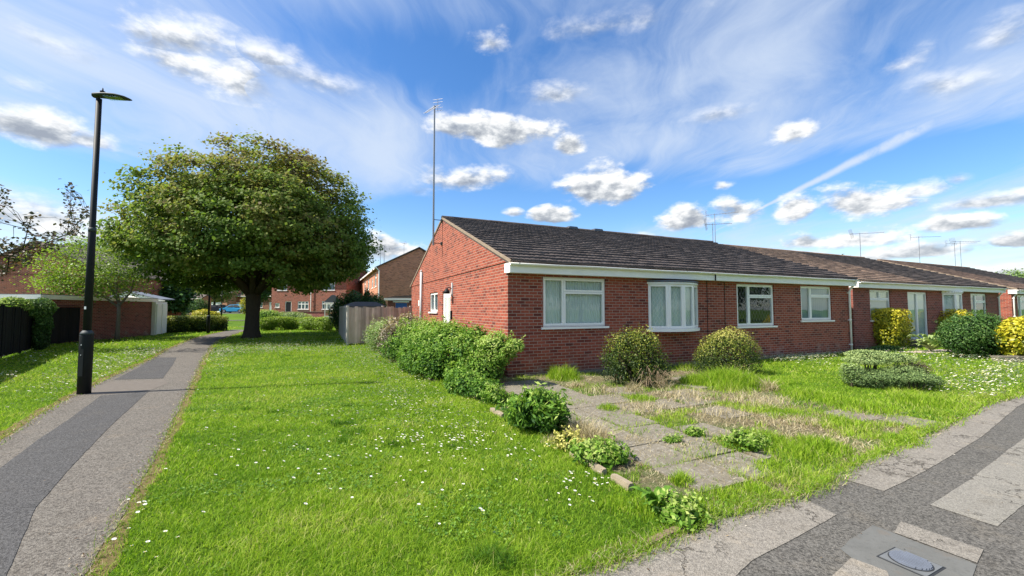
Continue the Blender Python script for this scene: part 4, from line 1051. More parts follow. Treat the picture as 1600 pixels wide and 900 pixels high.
for i_, (lx_, ly_, h_, r_b) in enumerate([(-6, -26, 8, 4), (3, -29, 9, 4.5), (12, -27, 7, 4), (22, -30, 9, 5), (33, -28, 8, 4.5), (46, -30, 9, 5)]):
    p_ = L(lx_, ly_); bgtree('leafy tree across the street, only mirrored in the window panes', p_[0], p_[1], h_, r_b, 'darkleaf', 90+i_, n=5000, ls=.4)
# ------------------------------------------------------------ shrubs along the side of the house (local x,y)
def LS(x, y): p = L(x, y); return p
SG = 'shrubs in the bed beside the brick gable'
shrub('shrub', 'fine-leaved pale green shrub next to the wooden fence', 'shrub', LS(-1.75, 8.6), [(0, 0, .55, .75, 1.1, .65), (-.1, -1.0, .45, .6, .8, .6), (.3, .6, .6, .6, .7, .6)], 7000, .055, 'sage', SG, HROT, tbase=.55, seed=1, shoots=90, lump=.2)
shrub('shrub', 'bronze and grey-leaved shrub between two green ones by the gable', 'shrub', LS(-1.5, 6.0), [(0, .2, .65, .62, .8, .68), (-.25, -.7, .55, .6, .7, .55), (.35, 0, .85, .5, .7, .6)], 7000, .075, 'purple', SG, HROT, tbase=.55, seed=2, shoots=80, lump=.2)
shrub('rose_bush', 'tall loose green bush with a white-budded top below the side door', 'rose bush', LS(-1.35, 3.9), [(0, 0, .6, .7, .9, .72), (-.35, .3, .35, .7, .8, .42), (.2, -.6, .65, .5, .6, .65)], 9000, .06, 'shrubg', SG, HROT, tbase=.5, seed=3, shoots=110, lump=.2)
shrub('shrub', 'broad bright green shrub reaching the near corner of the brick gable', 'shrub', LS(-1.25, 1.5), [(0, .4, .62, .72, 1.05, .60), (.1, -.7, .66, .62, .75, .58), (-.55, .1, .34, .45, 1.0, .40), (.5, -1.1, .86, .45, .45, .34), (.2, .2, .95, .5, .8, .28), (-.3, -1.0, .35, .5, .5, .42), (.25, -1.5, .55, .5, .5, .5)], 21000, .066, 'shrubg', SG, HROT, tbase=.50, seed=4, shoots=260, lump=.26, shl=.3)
shrub('variegated_shrub', 'cream-edged branch end spilling past the brick corner', 'shrub', LS(-.55, -.7), [(0, .1, .72, .42, .5, .40), (.24, -.36, .84, .22, .26, .15), (-.25, .1, .35, .42, .45, .42)], 5200, .055, 'shrubg', SG, HROT, tbase=.68, tup=.28, seed=5, stems=False, shoots=90, shl=.22)
shrub('ivy_clump', 'dark low leafy clump under the broad green shrub at the lawn edge', 'ground ivy', LS(-1.45, -1.2), [(0, 0, .15, .35, .8, .3), (.3, .8, .2, .5, .6, .35), (.2, -.7, .12, .35, .35, .25)], 5200, .055, 'shrubg', SG, HROT, tbase=.45, seed=6, stems=False)
shrub('hellebore', 'dark finger-leaved plant half way down the lawn edge', 'garden plant', SP(838, 672), [(0, 0, .28, .33, .3, .26), (-.18, .15, .2, .25, .25, .22), (.2, -.1, .2, .24, .24, .22)], 2600, .10, 'shrubg', None, 0, aspect=.28, tbase=.42, up=.3, seed=7, lump=.35, shoots=50, shl=.16)
# low weeds along the edging
def weed(label, px, py, r, h, n, size, m='shrubg', aspect=.5, tb=.6):
    shrub('weed', label, 'weed', SP(px, py), [(0, 0, h*.45, r, r*.9, h*.6)], n, size, m, 'weeds in the front garden', 0, aspect, tbase=tb, stems=False, seed=int(px), inner=.3, lump=.4, rnd=1.0, shoots=24, shl=h*.8)
weed('pale leafy weed patch on the lawn edging, above the dock', 938, 722, .26, .2, 1500, .05)
weed('low round weed growing between the two big slabs', 1050, 693, .10, .09, 500, .03)
weed('small weed tuft in the slab joint up from the round one', 1085, 682, .12, .10, 500, .03)
weed('yellow-green weed at the foot of the finger-leaved plant', 895, 703, .17, .17, 700, .04, 'boxleaf', tb=.8)
weed('ragged green weed mound beside the slabs, right of the nearest slab', 1165, 702, .22, .18, 1300, .035)
weed('dark trailing weed below the dock at the pavement corner', 1062, 812, .20, .12, 900, .045)
weed('leafy weed against the lawn edging between shrubs and hellebore', 775, 632, .22, .28, 1500, .055)
# dock plant with big leaves
t = thing('dock_plant', 'broad-leaved dock plant where lawn, garden and pavement meet', 'dock plant', SP(1025, 800), 0)
def big_leaf(bm, ang, ln, wd, rise, z0=.02):
    N_ = 7; c, s = math.cos(ang), math.sin(ang); prev = None
    for i in range(N_+1):
        u = i/N_; x = ln*u; z = z0+rise*math.sin(u*1.9)-.25*rise*u; hw = wd*math.sin(math.pi*min(.98, .12+u*.86))**.8*.5*(0.15 if u < .22 else 1)
        P0 = Vector((c*x, s*x, z)); side = Vector((-s, c, 0))*hw; wv = random.uniform(-.008, .008)
        cur = (bm.verts.new(P0+side+Vector((0, 0, .25*hw+wv))), bm.verts.new(P0), bm.verts.new(P0-side+Vector((0, 0, .25*hw-wv))))
        if prev: bm.faces.new((prev[0], cur[0], cur[1], prev[1])); bm.faces.new((prev[1], cur[1], cur[2], prev[2]))
        prev = cur
def add_tint(o, lo, hi):
    a = o.data.attributes.new('tint', 'FLOAT', 'POINT'); n = len(o.data.vertices); a.data.foreach_set('value', RNG.uniform(lo, hi, n).astype(np.float32))
b = bmesh.new()
for k in range(26): big_leaf(b, random.uniform(0, 6.28), random.uniform(.09, .22), random.uniform(.03, .075), random.uniform(.05, .22))
o = mk('leaves', b, M['shrubg'], t, True); add_tint(o, .25, .6)
t = thing('hosta_plant', 'pale broad-leaved plant at the edge of the daisy lawn', 'garden plant', L(16.9, -1.1), 0)
b = bmesh.new()
for k in range(46): big_leaf(b, random.uniform(0, 6.28), random.uniform(.35, .7), random.uniform(.10, .16), random.uniform(.3, .8))
o = mk('leaves', b, M['sage'], t, True); add_tint(o, .6, 1)

# ------------------------------------------------------------ front garden bushes
BB = 'clipped yellow-green bushes against the front wall'
shrub('bush', 'scruffy tall yellow-green bush beside the bow window, nearer one', 'bush', SP(992, 600), [(0, 0, .34, .66, .56, .62), (-.14, .05, .78, .42, .4, .38), (.20, 0, .84, .36, .34, .36), (-.4, 0, .45, .3, .35, .36), (.42, -.1, .35, .32, .3, .36)], 11000, .036, 'boxleaf', BB, 0, tbase=.27, tup=.40, seed=11, lump=.26, shoots=70, shl=.14)  # tbase and tup paint a sunlit top and shaded base into the leaves
shrub('bush', 'neater domed yellow-green bush under the leaded window', 'bush', SP(1138, 583), [(0, 0, .28, .80, .66, .82), (.12, 0, .55, .62, .55, .60), (-.35, 0, .3, .5, .5, .5)], 13000, .034, 'boxleaf', BB, 0, tbase=.40, tup=.5, seed=12, lump=.10, shoots=40, shl=.07)  # strong tup puts the lit crown and darker foot into leaf colour
GG = 'golden shrubs in front of the middle bungalow'
shrub('golden_hedge', 'square-clipped golden bush nearest the white downpipe', 'bush', at(1381, 541, 17.4)[:2]+(0,), [(0, 0, .86, .86, .75, .78)], 9000, .085, 'gold', GG, HROT, power=6, tbase=.62, tup=.35, seed=13, lump=.05)
shrub('golden_hedge', 'golden bush partly hidden behind the big dark green bush', 'bush', at(1489, 536, 19.4)[:2]+(0,), [(0, 0, .9, .85, .7, .72), (.7, .4, .8, .6, .6, .6)], 6000, .09, 'gold', GG, HROT, power=3, tbase=.58, tup=.35, seed=14, lump=.06)
shrub('golden_hedge', 'golden leafy bush cut off by the right edge of the photo', 'bush', at(1612, 566, 12.9)[:2]+(0,), [(0, 0, .75, .85, .75, .66), (0, 0, .35, .6, .6, .4)], 5500, .11, 'gold', GG, HROT, tbase=.68, tup=.25, seed=15, lump=.06)
shrub('bush', 'large rounded dark green bush between two golden ones', 'bush', at(1527, 560, 13.9)[:2]+(0,), [(0, 0, .78, .95, .85, .72), (-.5, 0, .62, .6, .6, .55), (.45, 0, .7, .6, .6, .7)], 15000, .055, 'darkleaf', None, 0, tbase=.62, tup=.15, seed=16, lump=.14, shoots=60, shl=.2)
shrub('shrub', 'small fresh green shrub at the foot of the patio door', 'shrub', L(20.0, -.3), [(0, 0, .3, .5, .45, .35), (.6, 0, .25, .35, .35, .28)], 2200, .07, 'lime', None, HROT, tbase=.5, seed=17)
shrub('shrub', 'yellow-green spiky shrub right of the patio door', 'shrub', L(21.9, -.25), [(0, 0, .4, .45, .45, .4)], 1500, .12, 'boxleaf', None, HROT, aspect=.25, tbase=.75, seed=18)
shrub('ground_cover', 'low grey-green mat by the foot of the white downpipe', 'ground cover plant', L(15.4, -.35), [(0, 0, .08, 1.0, .35, .16)], 1800, .05, 'darkleaf', None, HROT, tbase=.6, seed=19, stems=False)
# juniper in flat tiers
jx, jy = G(1392, 606)
shrub('juniper', 'wide flat-tiered juniper on the daisy lawn by the pavement', 'juniper', (jx, jy, 0), [(-.14, .35, .52, .50, .35, .10), (.36, .25, .58, .36, .32, .10), (-.34, -.16, .24, .34, .24, .09), (.20, -.32, .26, .38, .22, .10), (.74, -.1, .18, .22, .2, .12), (-.66, .15, .34, .20, .24, .16), (.05, .55, .62, .50, .35, .10), (-.1, .25, .22, .5, .3, .16), (.35, .1, .34, .42, .3, .12), (-.2, .15, .16, .62, .5, .2), (.4, .1, .16, .5, .45, .2)], 24000, .03, 'juniper', None, 0, aspect=.4, tbase=.5, tup=.45, up=.9, seed=20, lump=.10)
o = shrub('dead_juniper_branch', 'brown dead sprays on the right side of the flat-tiered juniper', 'dead branches', (jx+.85, jy+.35, 0), [(0, 0, .30, .25, .3, .22)], 1500, .03, 'deadneedle', None, 0, aspect=.4, seed=21)
# dead twigs in the scruffy bush
t = thing('dead_twigs', 'pale bare twigs sprawling out of the scruffy bush', 'twigs', SP(1015, 604), 0)
b = bmesh.new()
for k in range(46):
    a = random.uniform(-2.8, .5); l = random.uniform(.25, .6); z = random.uniform(.02, .35); x, y = random.uniform(-.12, .15), random.uniform(-.10, .05)
    tube(b, [(x, y, .02), (x+math.cos(a)*l*.5, y+math.sin(a)*l*.4-.05, z+.10), (x+math.cos(a)*l*.9, y+math.sin(a)*l*.7-.08, z*.7+random.uniform(-.05, .1))], [.006, .004, .002], 4)
mk('twig_bundle', b, plain('bare_twig', (.30, .22, .14), .9, .1, .3), t)

# ------------------------------------------------------------ left side: black fence, ivy, blossom, garage, houses
def board_fence(label, pts, h, m, cap, bw=.10, group=None, jag=.0, postm=None, every=1.9, name='fence'):
    base = pts[0]; t = thing(name, label, 'fence', (base[0], base[1], 0), 0, group)
    cnt = 0
    for (a, b_) in zip(pts, pts[1:]):
        a2 = Vector((a[0]-base[0], a[1]-base[1])); b2 = Vector((b_[0]-base[0], b_[1]-base[1])); d = b2-a2; ln = d.length; n = max(1, round(ln/every)); f = wallmap(a2, b2)
        for i in range(n):
            u0, u1 = ln*i/n, ln*(i+1)/n; bm = bmesh.new(); k = max(1, int((u1-u0-.08)/bw)); w_ = (u1-u0-.08)/k
            for j in range(k):
                u = u0+.04+w_*j; hh = h+random.uniform(-jag, jag*.6); nn = random.uniform(-.006, .006); tl = random.uniform(-jag, jag)*.15
                f2 = lambda uu, nn_, z, tl=tl: f(uu+tl*z, nn_, z)
                box(bm, u+.003, u+w_*1.06, .0+nn+(.006 if j % 2 else 0), .014+nn+(.006 if j % 2 else 0), .05+random.uniform(0, .03), hh, f2)
            box(bm, u0+.04, u1-.04, -.05, -.005, .35, .42, f); box(bm, u0+.04, u1-.04, -.05, -.005, h-.35, h-.28, f)
            bmesh.ops.recalc_face_normals(bm, faces=bm.faces); mk('panel', bm, m, t)
        for i in range(n+1):
            u = ln*i/n
            bm = bmesh.new(); box(bm, u-.045, u+.045, -.05, .03, -.05, h+.06, f); bmesh.ops.recalc_face_normals(bm, faces=bm.faces); mk('post', bm, postm or m, t)
        if cap:
            bm = bmesh.new(); box(bm, 0, ln, -.04, .035, h+.062, h+.085, f); bmesh.ops.recalc_face_normals(bm, faces=bm.faces); mk('cap_rail', bm, m, t)
    return t
fa = G(-260, 640); fb = G(0, 561); fc_ = G(46, 549); fd = G(76, 540); fe = G(127, 533.5)
board_fence('black-stained close-boarded fence on the left beside the brick garage', [fa, fb, fd, fe], 1.68, M['creosote'], True, .12)
ivx, ivy_ = G(56, 547)
dirf = math.atan2(fe[1]-fb[1], fe[0]-fb[0])
shrub('ivy', 'ivy spilling over the black fence down to the lawn', 'ivy', (ivx, ivy_, 0), [(0, 0, 1.62, .95, .42, .42), (.1, -.12, 1.0, .62, .26, .7), (.05, -.1, .35, .55, .22, .4)], 8000, .075, 'darkleaf', None, dirf, tbase=.62, tup=.45, seed=30, lump=.14)
shrub('ivy', 'pale leafy growth along the top of the black fence, far left', 'ivy', at(18, 500, 15.2)[:2]+(0,), [(0, 0, 1.75, 1.0, .5, .3)], 2600, .07, 'shrubg', None, dirf, tbase=.7, seed=31)
shrub('blossom_shrub', 'white blossom shrub showing above the black fence', 'shrub', at(35, 480, 18.4)[:2]+(0,), [(0, 0, 1.45, 1.1, .8, .65), (1.1, .8, 1.3, .5, .5, .5)], 3000, .075, 'blossom', None, dirf, tbase=.6, seed=32)
# flat garage of dark red brick with white fascia
g0 = Vector(G(133, 533.2)); g1 = Vector(G(243, 523.2)); gd = (g1-g0).normalized(); glen = (g1-g0).length; grot = math.atan2(gd.y, gd.x)
gr = thing('garage', 'flat-roofed dark brick garage with white fascia beyond the young tree', 'garage', (g0.x, g0.y, 0), grot)
mk('wall', wallmesh((-2.5, 0), (glen, 0), -.05, 2.04, []), M['brick2'], gr); mk('wall', wallmesh((glen, 0), (glen, 5.0), -.05, 2.04, [(.35, 2.6, .05, 1.95)]), M['brick2'], gr); mk('wall', wallmesh((glen, 5), (-2.5, 5), -.05, 2.04, []), M['brick2'], gr)
mk('wall', wallmesh((-2.5, 5), (-2.5, 0), -.05, 2.04, []), M['brick2'], gr)
mk('garage_door', boxmesh(glen-.09, glen-.04, .36, 2.59, .06, 1.94), M['upvc'], gr)
mk('fascia', boxmesh(-2.55, glen+.06, -.05, 5.05, 2.045, 2.24), M['upvc'], gr)
b = bmesh.new(); box(b, -2.52, glen+.04, -.03, 5.03, 2.243, 2.27); mk('roof', b, M['lead'], gr)
# next garage: white doors in the end wall, white boarded low gable above
A_ = Vector(at(246.5, 480, 25.7)[:2]); B_ = Vector(at(264, 480, 27.6)[:2])
g2 = thing('garage', 'garage with white doors and white boarded low gable behind the brick one', 'garage', (A_.x, A_.y, 0), 0)
fm = wallmap((0, 0), B_-A_); ln_ = (B_-A_).length
b = bmesh.new(); box(b, 0, ln_, -2.5, -.1, 0, 2.05, fm); bmesh.ops.recalc_face_normals(b, faces=b.faces); mk('wall', b, M['upvc'], g2)
for u0_, u1_ in ((.1, ln_*.42), (ln_*.5, ln_-.15)):
    b = bmesh.new(); box(b, u0_, u1_, -.097, -.04, .06, 1.92, fm); bmesh.ops.recalc_face_normals(b, faces=b.faces); mk('door', b, M['upvc'], g2)
GA = Vector(at(200, 480, 30)[:2])-A_; GB = Vector(at(256, 480, 27.7)[:2])-A_; GL = GA*2-GB
fg = wallmap(GL, GB); gl_ = (GB-GL).length
b = bmesh.new(); extr(b, [(0, 2.12), (gl_, 2.12), (gl_, 2.2), (gl_/2, 2.78), (0, 2.2)], -.05, 0, lambda x, y, h: fg(x, h, y)); mk('gable_board', b, M['upvc'], g2)
b = bmesh.new(); extr(b, [(-.1, 2.21), (gl_/2, 2.80), (gl_+.05, 2.19), (gl_+.05, 2.26), (gl_/2, 2.88), (-.1, 2.28)], -4, .12, lambda x, y, h: fg(x, h*.15 if h < 0 else h, y)); mk('roof', b, M['lead'], g2)

def simple_house(name, label, corner, rot, Wd, D, ze, zr, brickm, tile, wins=(), side_wins=(), gable_front=False, z0=0, group='two-storey brick houses in the distance', fasciam='upvc', ov=.25, extra=None, cat='house', doors=()):
    """front wall along local x at y=0. ridge along x unless gable_front."""
    t = thing(name, label, cat, (corner[0], corner[1], z0), rot, group)
    holes = [(a, b_, c, d) for (a, b_, c, d, *_) in wins]; dh = [(a, b_, c, d) for (a, b_, c, d, *_) in doors]
    mk('wall', wallmesh((0, 0), (Wd, 0), -.5, ze, holes+dh), M[brickm], t)
    mk('wall', wallmesh((0, D), (0, 0), -.5, ze, [(D-b_, D-a, c, d) for (a, b_, c, d, *_) in side_wins]), M[brickm], t); mk('wall', wallmesh((Wd, 0), (Wd, D), -.5, ze, []), M[brickm], t); mk('wall', wallmesh((Wd, D), (0, D), -.5, ze, []), M[brickm], t)
    b = bmesh.new(); box(b, .1, Wd-.1, 1.5, 1.6, 0, ze-.1) if Wd > 3 and D > 3 else box(b, .1, Wd-.1, .5, .6, 0, ze-.1); box(b, .02, Wd-.02, .02, D-.02, ze-.06, ze-.02); mk('inner_walls', b, M['interior'], t)
    for q in range(2):
        uvw = bmesh.new(); uvl = uvw.loops.layers.uv.verify()
        if gable_front:
            y_ = (-.012, D+.012)[q]; fc = uvw.faces.new([uvw.verts.new(p) for p in [(0, y_, ze), (Wd, y_, ze), (Wd/2, y_, zr-.06)]])
        else:
            x_ = (-.012, Wd+.012)[q]; fc = uvw.faces.new([uvw.verts.new(p) for p in [(x_, 0, ze), (x_, D, ze), (x_, D/2, zr-.06)]])
        for lp in fc.loops: lp[uvl].uv = (lp.vert.co.x-lp.vert.co.y, lp.vert.co.z)
        mk('gable', uvw, M[brickm], t)
    b = bmesh.new(); sl_ = (zr-ze)/((Wd if gable_front else D)/2)
    if gable_front:
        prof = [(-ov, ze-ov*sl_), (Wd/2, zr), (Wd+ov, ze-ov*sl_), (Wd+ov, ze-ov*sl_+.12), (Wd/2, zr+.12), (-ov, ze-ov*sl_+.12)]
        extr(b, prof, -.12, D+.12, lambda x, y, h: (x, h, y))
    else:
        prof = [(-ov, ze-ov*sl_), (D/2, zr), (D+ov, ze-ov*sl_), (D+ov, ze-ov*sl_+.12), (D/2, zr+.12), (-ov, ze-ov*sl_+.12)]
        extr(b, prof, -.12, Wd+.12, lambda x, y, h: (h, x, y))
    mk('roof', b, M[tile], t)
    if not gable_front: mk('gutter', boxmesh(-.1, Wd+.1, -ov-.09, -ov-.003, ze-ov*sl_-.1, ze-ov*sl_+.05), M[fasciam], t)
    else:
        b = bmesh.new(); box(b, -ov-.09, -ov-.003, -.1, D+.1, ze-ov*sl_-.1, ze-ov*sl_+.05); mk('gutter', b, M[fasciam], t)
    f = wallmap((0, 0), (Wd, 0))
    for wn in wins: window(t, f, wn[0], wn[1], wn[2], wn[3], wn[4] if len(wn) > 4 else P3, wn[5] if len(wn) > 5 else 'blind')
    f2 = wallmap((0, D), (0, 0))
    for wn in side_wins: window(t, f2, D-wn[1], D-wn[0], wn[2], wn[3], wn[4] if len(wn) > 4 else P3, 'blind')
    for (a, b_, c, d, mm) in doors:
        bm = bmesh.new(); ring(bm, a+.002, b_-.002, c+.002, d-.002, .07, -.1, -.04, f); bmesh.ops.recalc_face_normals(bm, faces=bm.faces); dd = mk('door_frame', bm, M['upvc'], t)
        mk('door', boxmesh(a+.073, b_-.073, -.09, -.06, c+.01, d-.073, f=f), M[mm], dd)
    return t
# left houses
lx, ly, _ = at(-70, 480, 31)
simple_house('house', 'pink-brick gabled house at far left behind the black fence', (lx, ly), R(8), 10.0, 9, 4.3, 6.75, 'brick', 'tile_grey', gable_front=True, ov=.15, group='gabled houses on the left')
lx, ly, _ = at(20, 480, 46)
simple_house('house', 'farther gabled house whose brown roof peaks behind the pink-brick one', (lx, ly), R(5), 10.6, 9, 6.2, 8.85, 'brick_brown', 'tile_grey', gable_front=True, group='gabled houses on the left', ov=.3, z0=.1)
# terrace seen under the maple
PW3 = [(0, 0, .34, .68), (.34, 0, .66, .68), (.66, 0, 1, .68), (0, .68, .34, 1), (.34, .68, .66, 1), (.66, .68, 1, 1)]
cx, cy, _ = at(424, 480, 55); zt = float(hgt(0, 55))
simple_house('terrace_house', 'red brick terrace house seen under the right side of the maple', (cx, cy), R(-4), 10.2, 8, 5.2, 7.4, 'brick', 'tile_grey', z0=zt-.1,
    wins=[(.5, 1.1, 1.35, 1.95, [(0, 0, 1, 1)], 'screen'), (3.6, 5.1, 1.1, 2.15, PW3), (6.9, 8.8, 1.1, 2.2, PW3), (.7, 2.1, 3.6, 4.8, P3), (6.9, 8.6, 3.6, 4.8, P3)], doors=[(1.9, 2.75, 0.0, 2.15, 'black')])
b = bmesh.new(); tube(b, [(cx+5.5, cy-.55, zt), (cx+5.5, cy-.55, zt+4.9)], .05, 8)
tt = thing('drainpipe', 'white drainpipe down the middle of the red brick terrace', 'drainpipe', (cx+5.45, cy-.53, zt-.1), 0)
b.free(); b = bmesh.new(); tube(b, [(0, 0, 0), (0, 0, 4.9)], .05, 8); box(b, -.07, .07, -.02, .09, 2.4, 2.46); mk('pipe', b, M['upvc'], tt)
# left stub of the terrace, set forward
sx_, sy_, _ = at(417, 480, 53.6)
# two-storey house with the brown gable
hx, hy, _ = at(590, 440, 40)
simple_house('house', 'two-storey house with a brown brick gable behind the wooden fence', (hx, hy), HROT, 7.9, 22, 5.55, 7.62, 'brick_brown', 'tile_grey', gable_front=True, z0=.12,
    side_wins=[(1.0, 2.7, 3.7, 5.0, P3), (4.2, 5.6, 3.7, 4.7, P3), (8.5, 10.2, 3.7, 5.0, P3), (13, 14.8, 3.7, 5.0, P3), (1.2, 3, .9, 2.1, P3), (8.5, 10.2, .9, 2.1, P3)])
tt = thing('security_lamp', 'white floodlight high on the brown brick gable', 'floodlight', L(0, 0), HROT)
tt.location = (hx+EX[0]*5.4-EY[0]*.05, hy+EX[1]*5.4-EY[1]*.05, 6.0)
mk('housing', boxmesh(-.35, .15, -.22, -.02, .3, .5), M['upvc'], tt); b = bmesh.new(); tube(b, [(.0, -.05, .3), (0, -.05, -1.0)], .04, 6); mk('bracket', b, M['lead'], tt)
tt = thing('drainpipe', 'white drainpipe at the corner of the brown brick gable', 'drainpipe', (hx-EY[0]*.08+EX[0]*.1, hy-EY[1]*.08+EX[1]*.1, .1), HROT)
b = bmesh.new(); tube(b, [(0, -.06, 0), (0, -.06, 5.2), (-.3, -.1, 5.5)], .06, 8); mk('pipe', b, M['upvc'], tt)
ax_, ay_, az_ = at(594, 415, 46); aerial('left aerial of the pair on the roof behind the maple', at(594, 418, 52), 2.9, 'grid', R(100), boom=.8, r=.03)
aerial('right aerial of the pair on the roof behind the maple', at(600, 416, 52), 2.6, 'grid', R(80), boom=.8, r=.03)
aerial('small aerial on the far side of the grey roof above the brown gable', at(631, 404, 50), 1.9, 'mesh', R(60), boom=.8, r=.02)
# flat garage with a blue door behind the fence
bx_, by_, _ = at(606, 480, 33)
bg_ = thing('garage', 'small garage with a blue door behind the wooden fence', 'garage', (bx_, by_, .0), R(10))
mk('wall', wallmesh((0, 0), (4.6, 0), -.1, 2.3, [(.55, 1.5, .0, 2.14)]), M['brick2'], bg_); mk('wall', wallmesh((0, 4), (0, 0), -.1, 2.3, []), M['brick2'], bg_); mk('wall', wallmesh((4.6, 0), (4.6, 4), -.1, 2.3, []), M['brick2'], bg_)
b = bmesh.new()
for k in range(8): box(b, .58, 1.47, -.08 if False else .05, .09+(.012 if k % 2 else 0), .02+k*.26, .02+k*.26+.255)
bmesh.ops.recalc_face_normals(b, faces=b.faces); mk('garage_door', b, M['blue_door'], bg_)
mk('door_frame', boxmesh(.40, 1.64, -.04, -.01, 2.145, 2.25), M['upvc'], bg_)
mk('fascia', boxmesh(-.3, 4.8, -.15, 4.1, 2.305, 2.47), M['upvc'], bg_); b = bmesh.new(); extr(b, [(-.3, 2.48), (4.8, 2.48), (4.8, 2.9), (.4, 2.62)], -.1, 4.1, lambda x, y, h: (x, h, y)); mk('roof', b, M['tile_grey'], bg_)
# white porch
px_, py_, _ = at(507, 480, 46); zt = float(hgt(0, 46))
po = thing('porch', 'white conservatory porch at the end of the red brick terrace', 'porch', (px_, py_, zt), R(20))
b = bmesh.new()
for k in range(4): box(b, k*.55, k*.55+.09, 0, .09, 0, 1.95)
box(b, -.06, 1.8, -.05, 2.0, 1.953, 2.08); box(b, .0, 1.74, .01, .08, .003, .6); bmesh.ops.recalc_face_normals(b, faces=b.faces); mk('frame', b, M['upvc'], po)
b = bmesh.new(); extr(b, [(-.1, 2.085), (1.85, 2.085), (1.0, 2.9), (.7, 2.9)], 0, 2, lambda x, y, h: (x, h, y)); mk('roof', b, M['lead'], po)
mk('glass', boxmesh(.1, 1.7, .04, .05, .62, 1.94), M['glass'], po)
# far garages / low houses beyond the road
for i, (px, Y, wd, lab, bk, tl) in enumerate([(262, 88, 13, 'low brick house with brown roof beyond the parked cars, left one', 'brick_brown', 'tile_grey'), (352, 90, 13, 'low house with orange roof behind the blue car', 'brick_orange', 'tile_red')]):
    x, y, _ = at(px, 480, Y)
    simple_house('low_house', lab, (x, y), R(-3+4*i), wd, 8, 3.6, 5.4, bk, tl, z0=.9, group='low houses beyond the far road', wins=[(6.2, 8.0, 1.0, 2.2, P3)], doors=[(.8, 3.2, 0, 2.2, 'upvc'), (3.6, 4.6, 0, 2.1, 'black'), (9.4, 11.8, 0, 2.2, 'upvc')])
x, y, _ = at(285, 480, 62); 
simple_house('low_house', 'open-fronted brick outbuilding half hidden by the dark tree', (x, y), R(-5), 3.2, 1.6, 2.6, 3.0, 'brick_brown', 'tile_grey', z0=.7, group='low houses beyond the far road', doors=[(1, 2.4, 0.1, 2.2, 'black')])  # black panel fills the opening, painting the dark of the inside
# brick garden wall in front of the terrace
wx, wy, _ = at(440, 490, 49); zt = float(hgt(0, 49))
gw = thing('garden_wall', 'low brick garden wall in front of the red brick terrace', 'wall', (wx, wy, zt-.1), R(-3))
mk('wall', wallmesh((0, 0), (5.6, 0), 0, 1.0, []), M['brick2'], gw); mk('coping', boxmesh(-.05, 5.65, -.05, .25, 1.003, 1.06), M['slab'], gw); mk('wall', wallmesh((5.6, .2), (0, .2), 0, 1.0, []), M['brick2'], gw)

# hedges and shrubs of the middle distance
h0 = Vector(G(248, 521.5)); h1 = Vector(G(360, 516.8)); hd_ = h1-h0; hl = hd_.length; hm = (h0+h1)/2
nd = Vector((-hd_.y, hd_.x)).normalized()
shrub('hedge', 'long clipped dark hedge with yellow-lit top behind the second lamp post', 'hedge', (hm.x+nd.x*.6, hm.y+nd.y*.6, 0), [(0, 0, .55, hl/2, .55, .60)], 15000, .10, 'boxleaf', None, math.atan2(hd_.y, hd_.x), power=7, tbase=.35, tup=.35, seed=40, lump=.02)  # the lit top is painted: leaf tint turns yellow with height
for (px, Y, r, h, mm, lab, sd_) in [(318, 46, 1.1, 1.25, 'gold', 'bright yellow shrub above the clipped hedge, left one', 41), (333, 47, .8, 1.0, 'gold', 'bright yellow shrub above the clipped hedge, right one', 42), (305, 47, 1.0, .9, 'purple', 'reddish low shrub beside the bright yellow ones', 43),
        (284, 50, 1.7, 2.3, 'darkleaf', 'dark green shrub in front of the brick outbuilding', 44), (272, 42, 1.4, 2.4, 'sage', 'grey-green shrub at the white garage doors', 45), (312, 60, 1.2, 2.4, 'darkleaf', 'round dark bush near the dark parked car', 46),
        (418, 42, 1.4, 1.35, 'shrubg', 'light green shrub right of the maple trunk', 47), (452, 46, 2.4, 1.0, 'sage', 'beige-green climber on the low garden wall', 48), (385, 64, 1.0, 2.6, 'gold', 'yellowish bush at the end of the far footpath', 49)]:
    x, y, _ = at(px, 480, Y)
    shrub('shrub', lab, 'shrub', (x, y, float(hgt(x, y))), [(0, 0, h*.5, r, r*.8, h*.55)], 2500, .13, mm, 'shrubs around the far path', 0, tbase=.6, tup=.3, seed=sd_, lump=.15, stems=False)
for (p0_, p1_, h, lab, sd_) in [((404, 517), (470, 514.5), 1.0, 'straggly low hedge between maple trunk and fence, left half', 50), ((470, 515), (524, 518), 1.05, 'straggly low hedge next to the wooden fence, right half', 51)]:
    a = Vector(G(*p0_)); c = Vector(G(*p1_)); m_ = (a+c)/2; d = c-a
    shrub('hedge', lab, 'hedge', (m_.x, m_.y, 0), [(0, 0, .62, d.length/2, .5, .42), (-d.length*.3, 0, .35, .5, .4, .4), (d.length*.25, 0, .35, .6, .4, .4)], 6000, .085, 'lime', None, math.atan2(d.y, d.x), tbase=.5, tup=.3, power=3, seed=sd_, lump=.18)
x, y, _ = at(562, 490, 29)
shrub('laurel_bush', 'big round dark laurel behind the wooden fence', 'bush', (x, y, 0), [(-.5, 0, 1.6, 1.35, 1.1, 1.35), (.9, 0, 1.5, 1.0, 1.0, 1.3), (-1.3, 0, 1.2, .8, .8, 1.1)], 9000, .12, 'darkleaf', None, 0, tbase=.5, tup=.3, seed=52, stem_m=M['bark'])
x, y, _ = at(573, 490, 24)
shrub('conifer', 'small pointed dark conifer in front of the laurel', 'conifer', (x, y, 0), [(0, 0, 1.1, .75, .6, 1.0), (0, 0, 1.9, .5, .4, .55), (0, 0, 2.4, .2, .2, .45)], 6000, .06, 'darkleaf', None, 0, tbase=.3, tup=.1, seed=53)

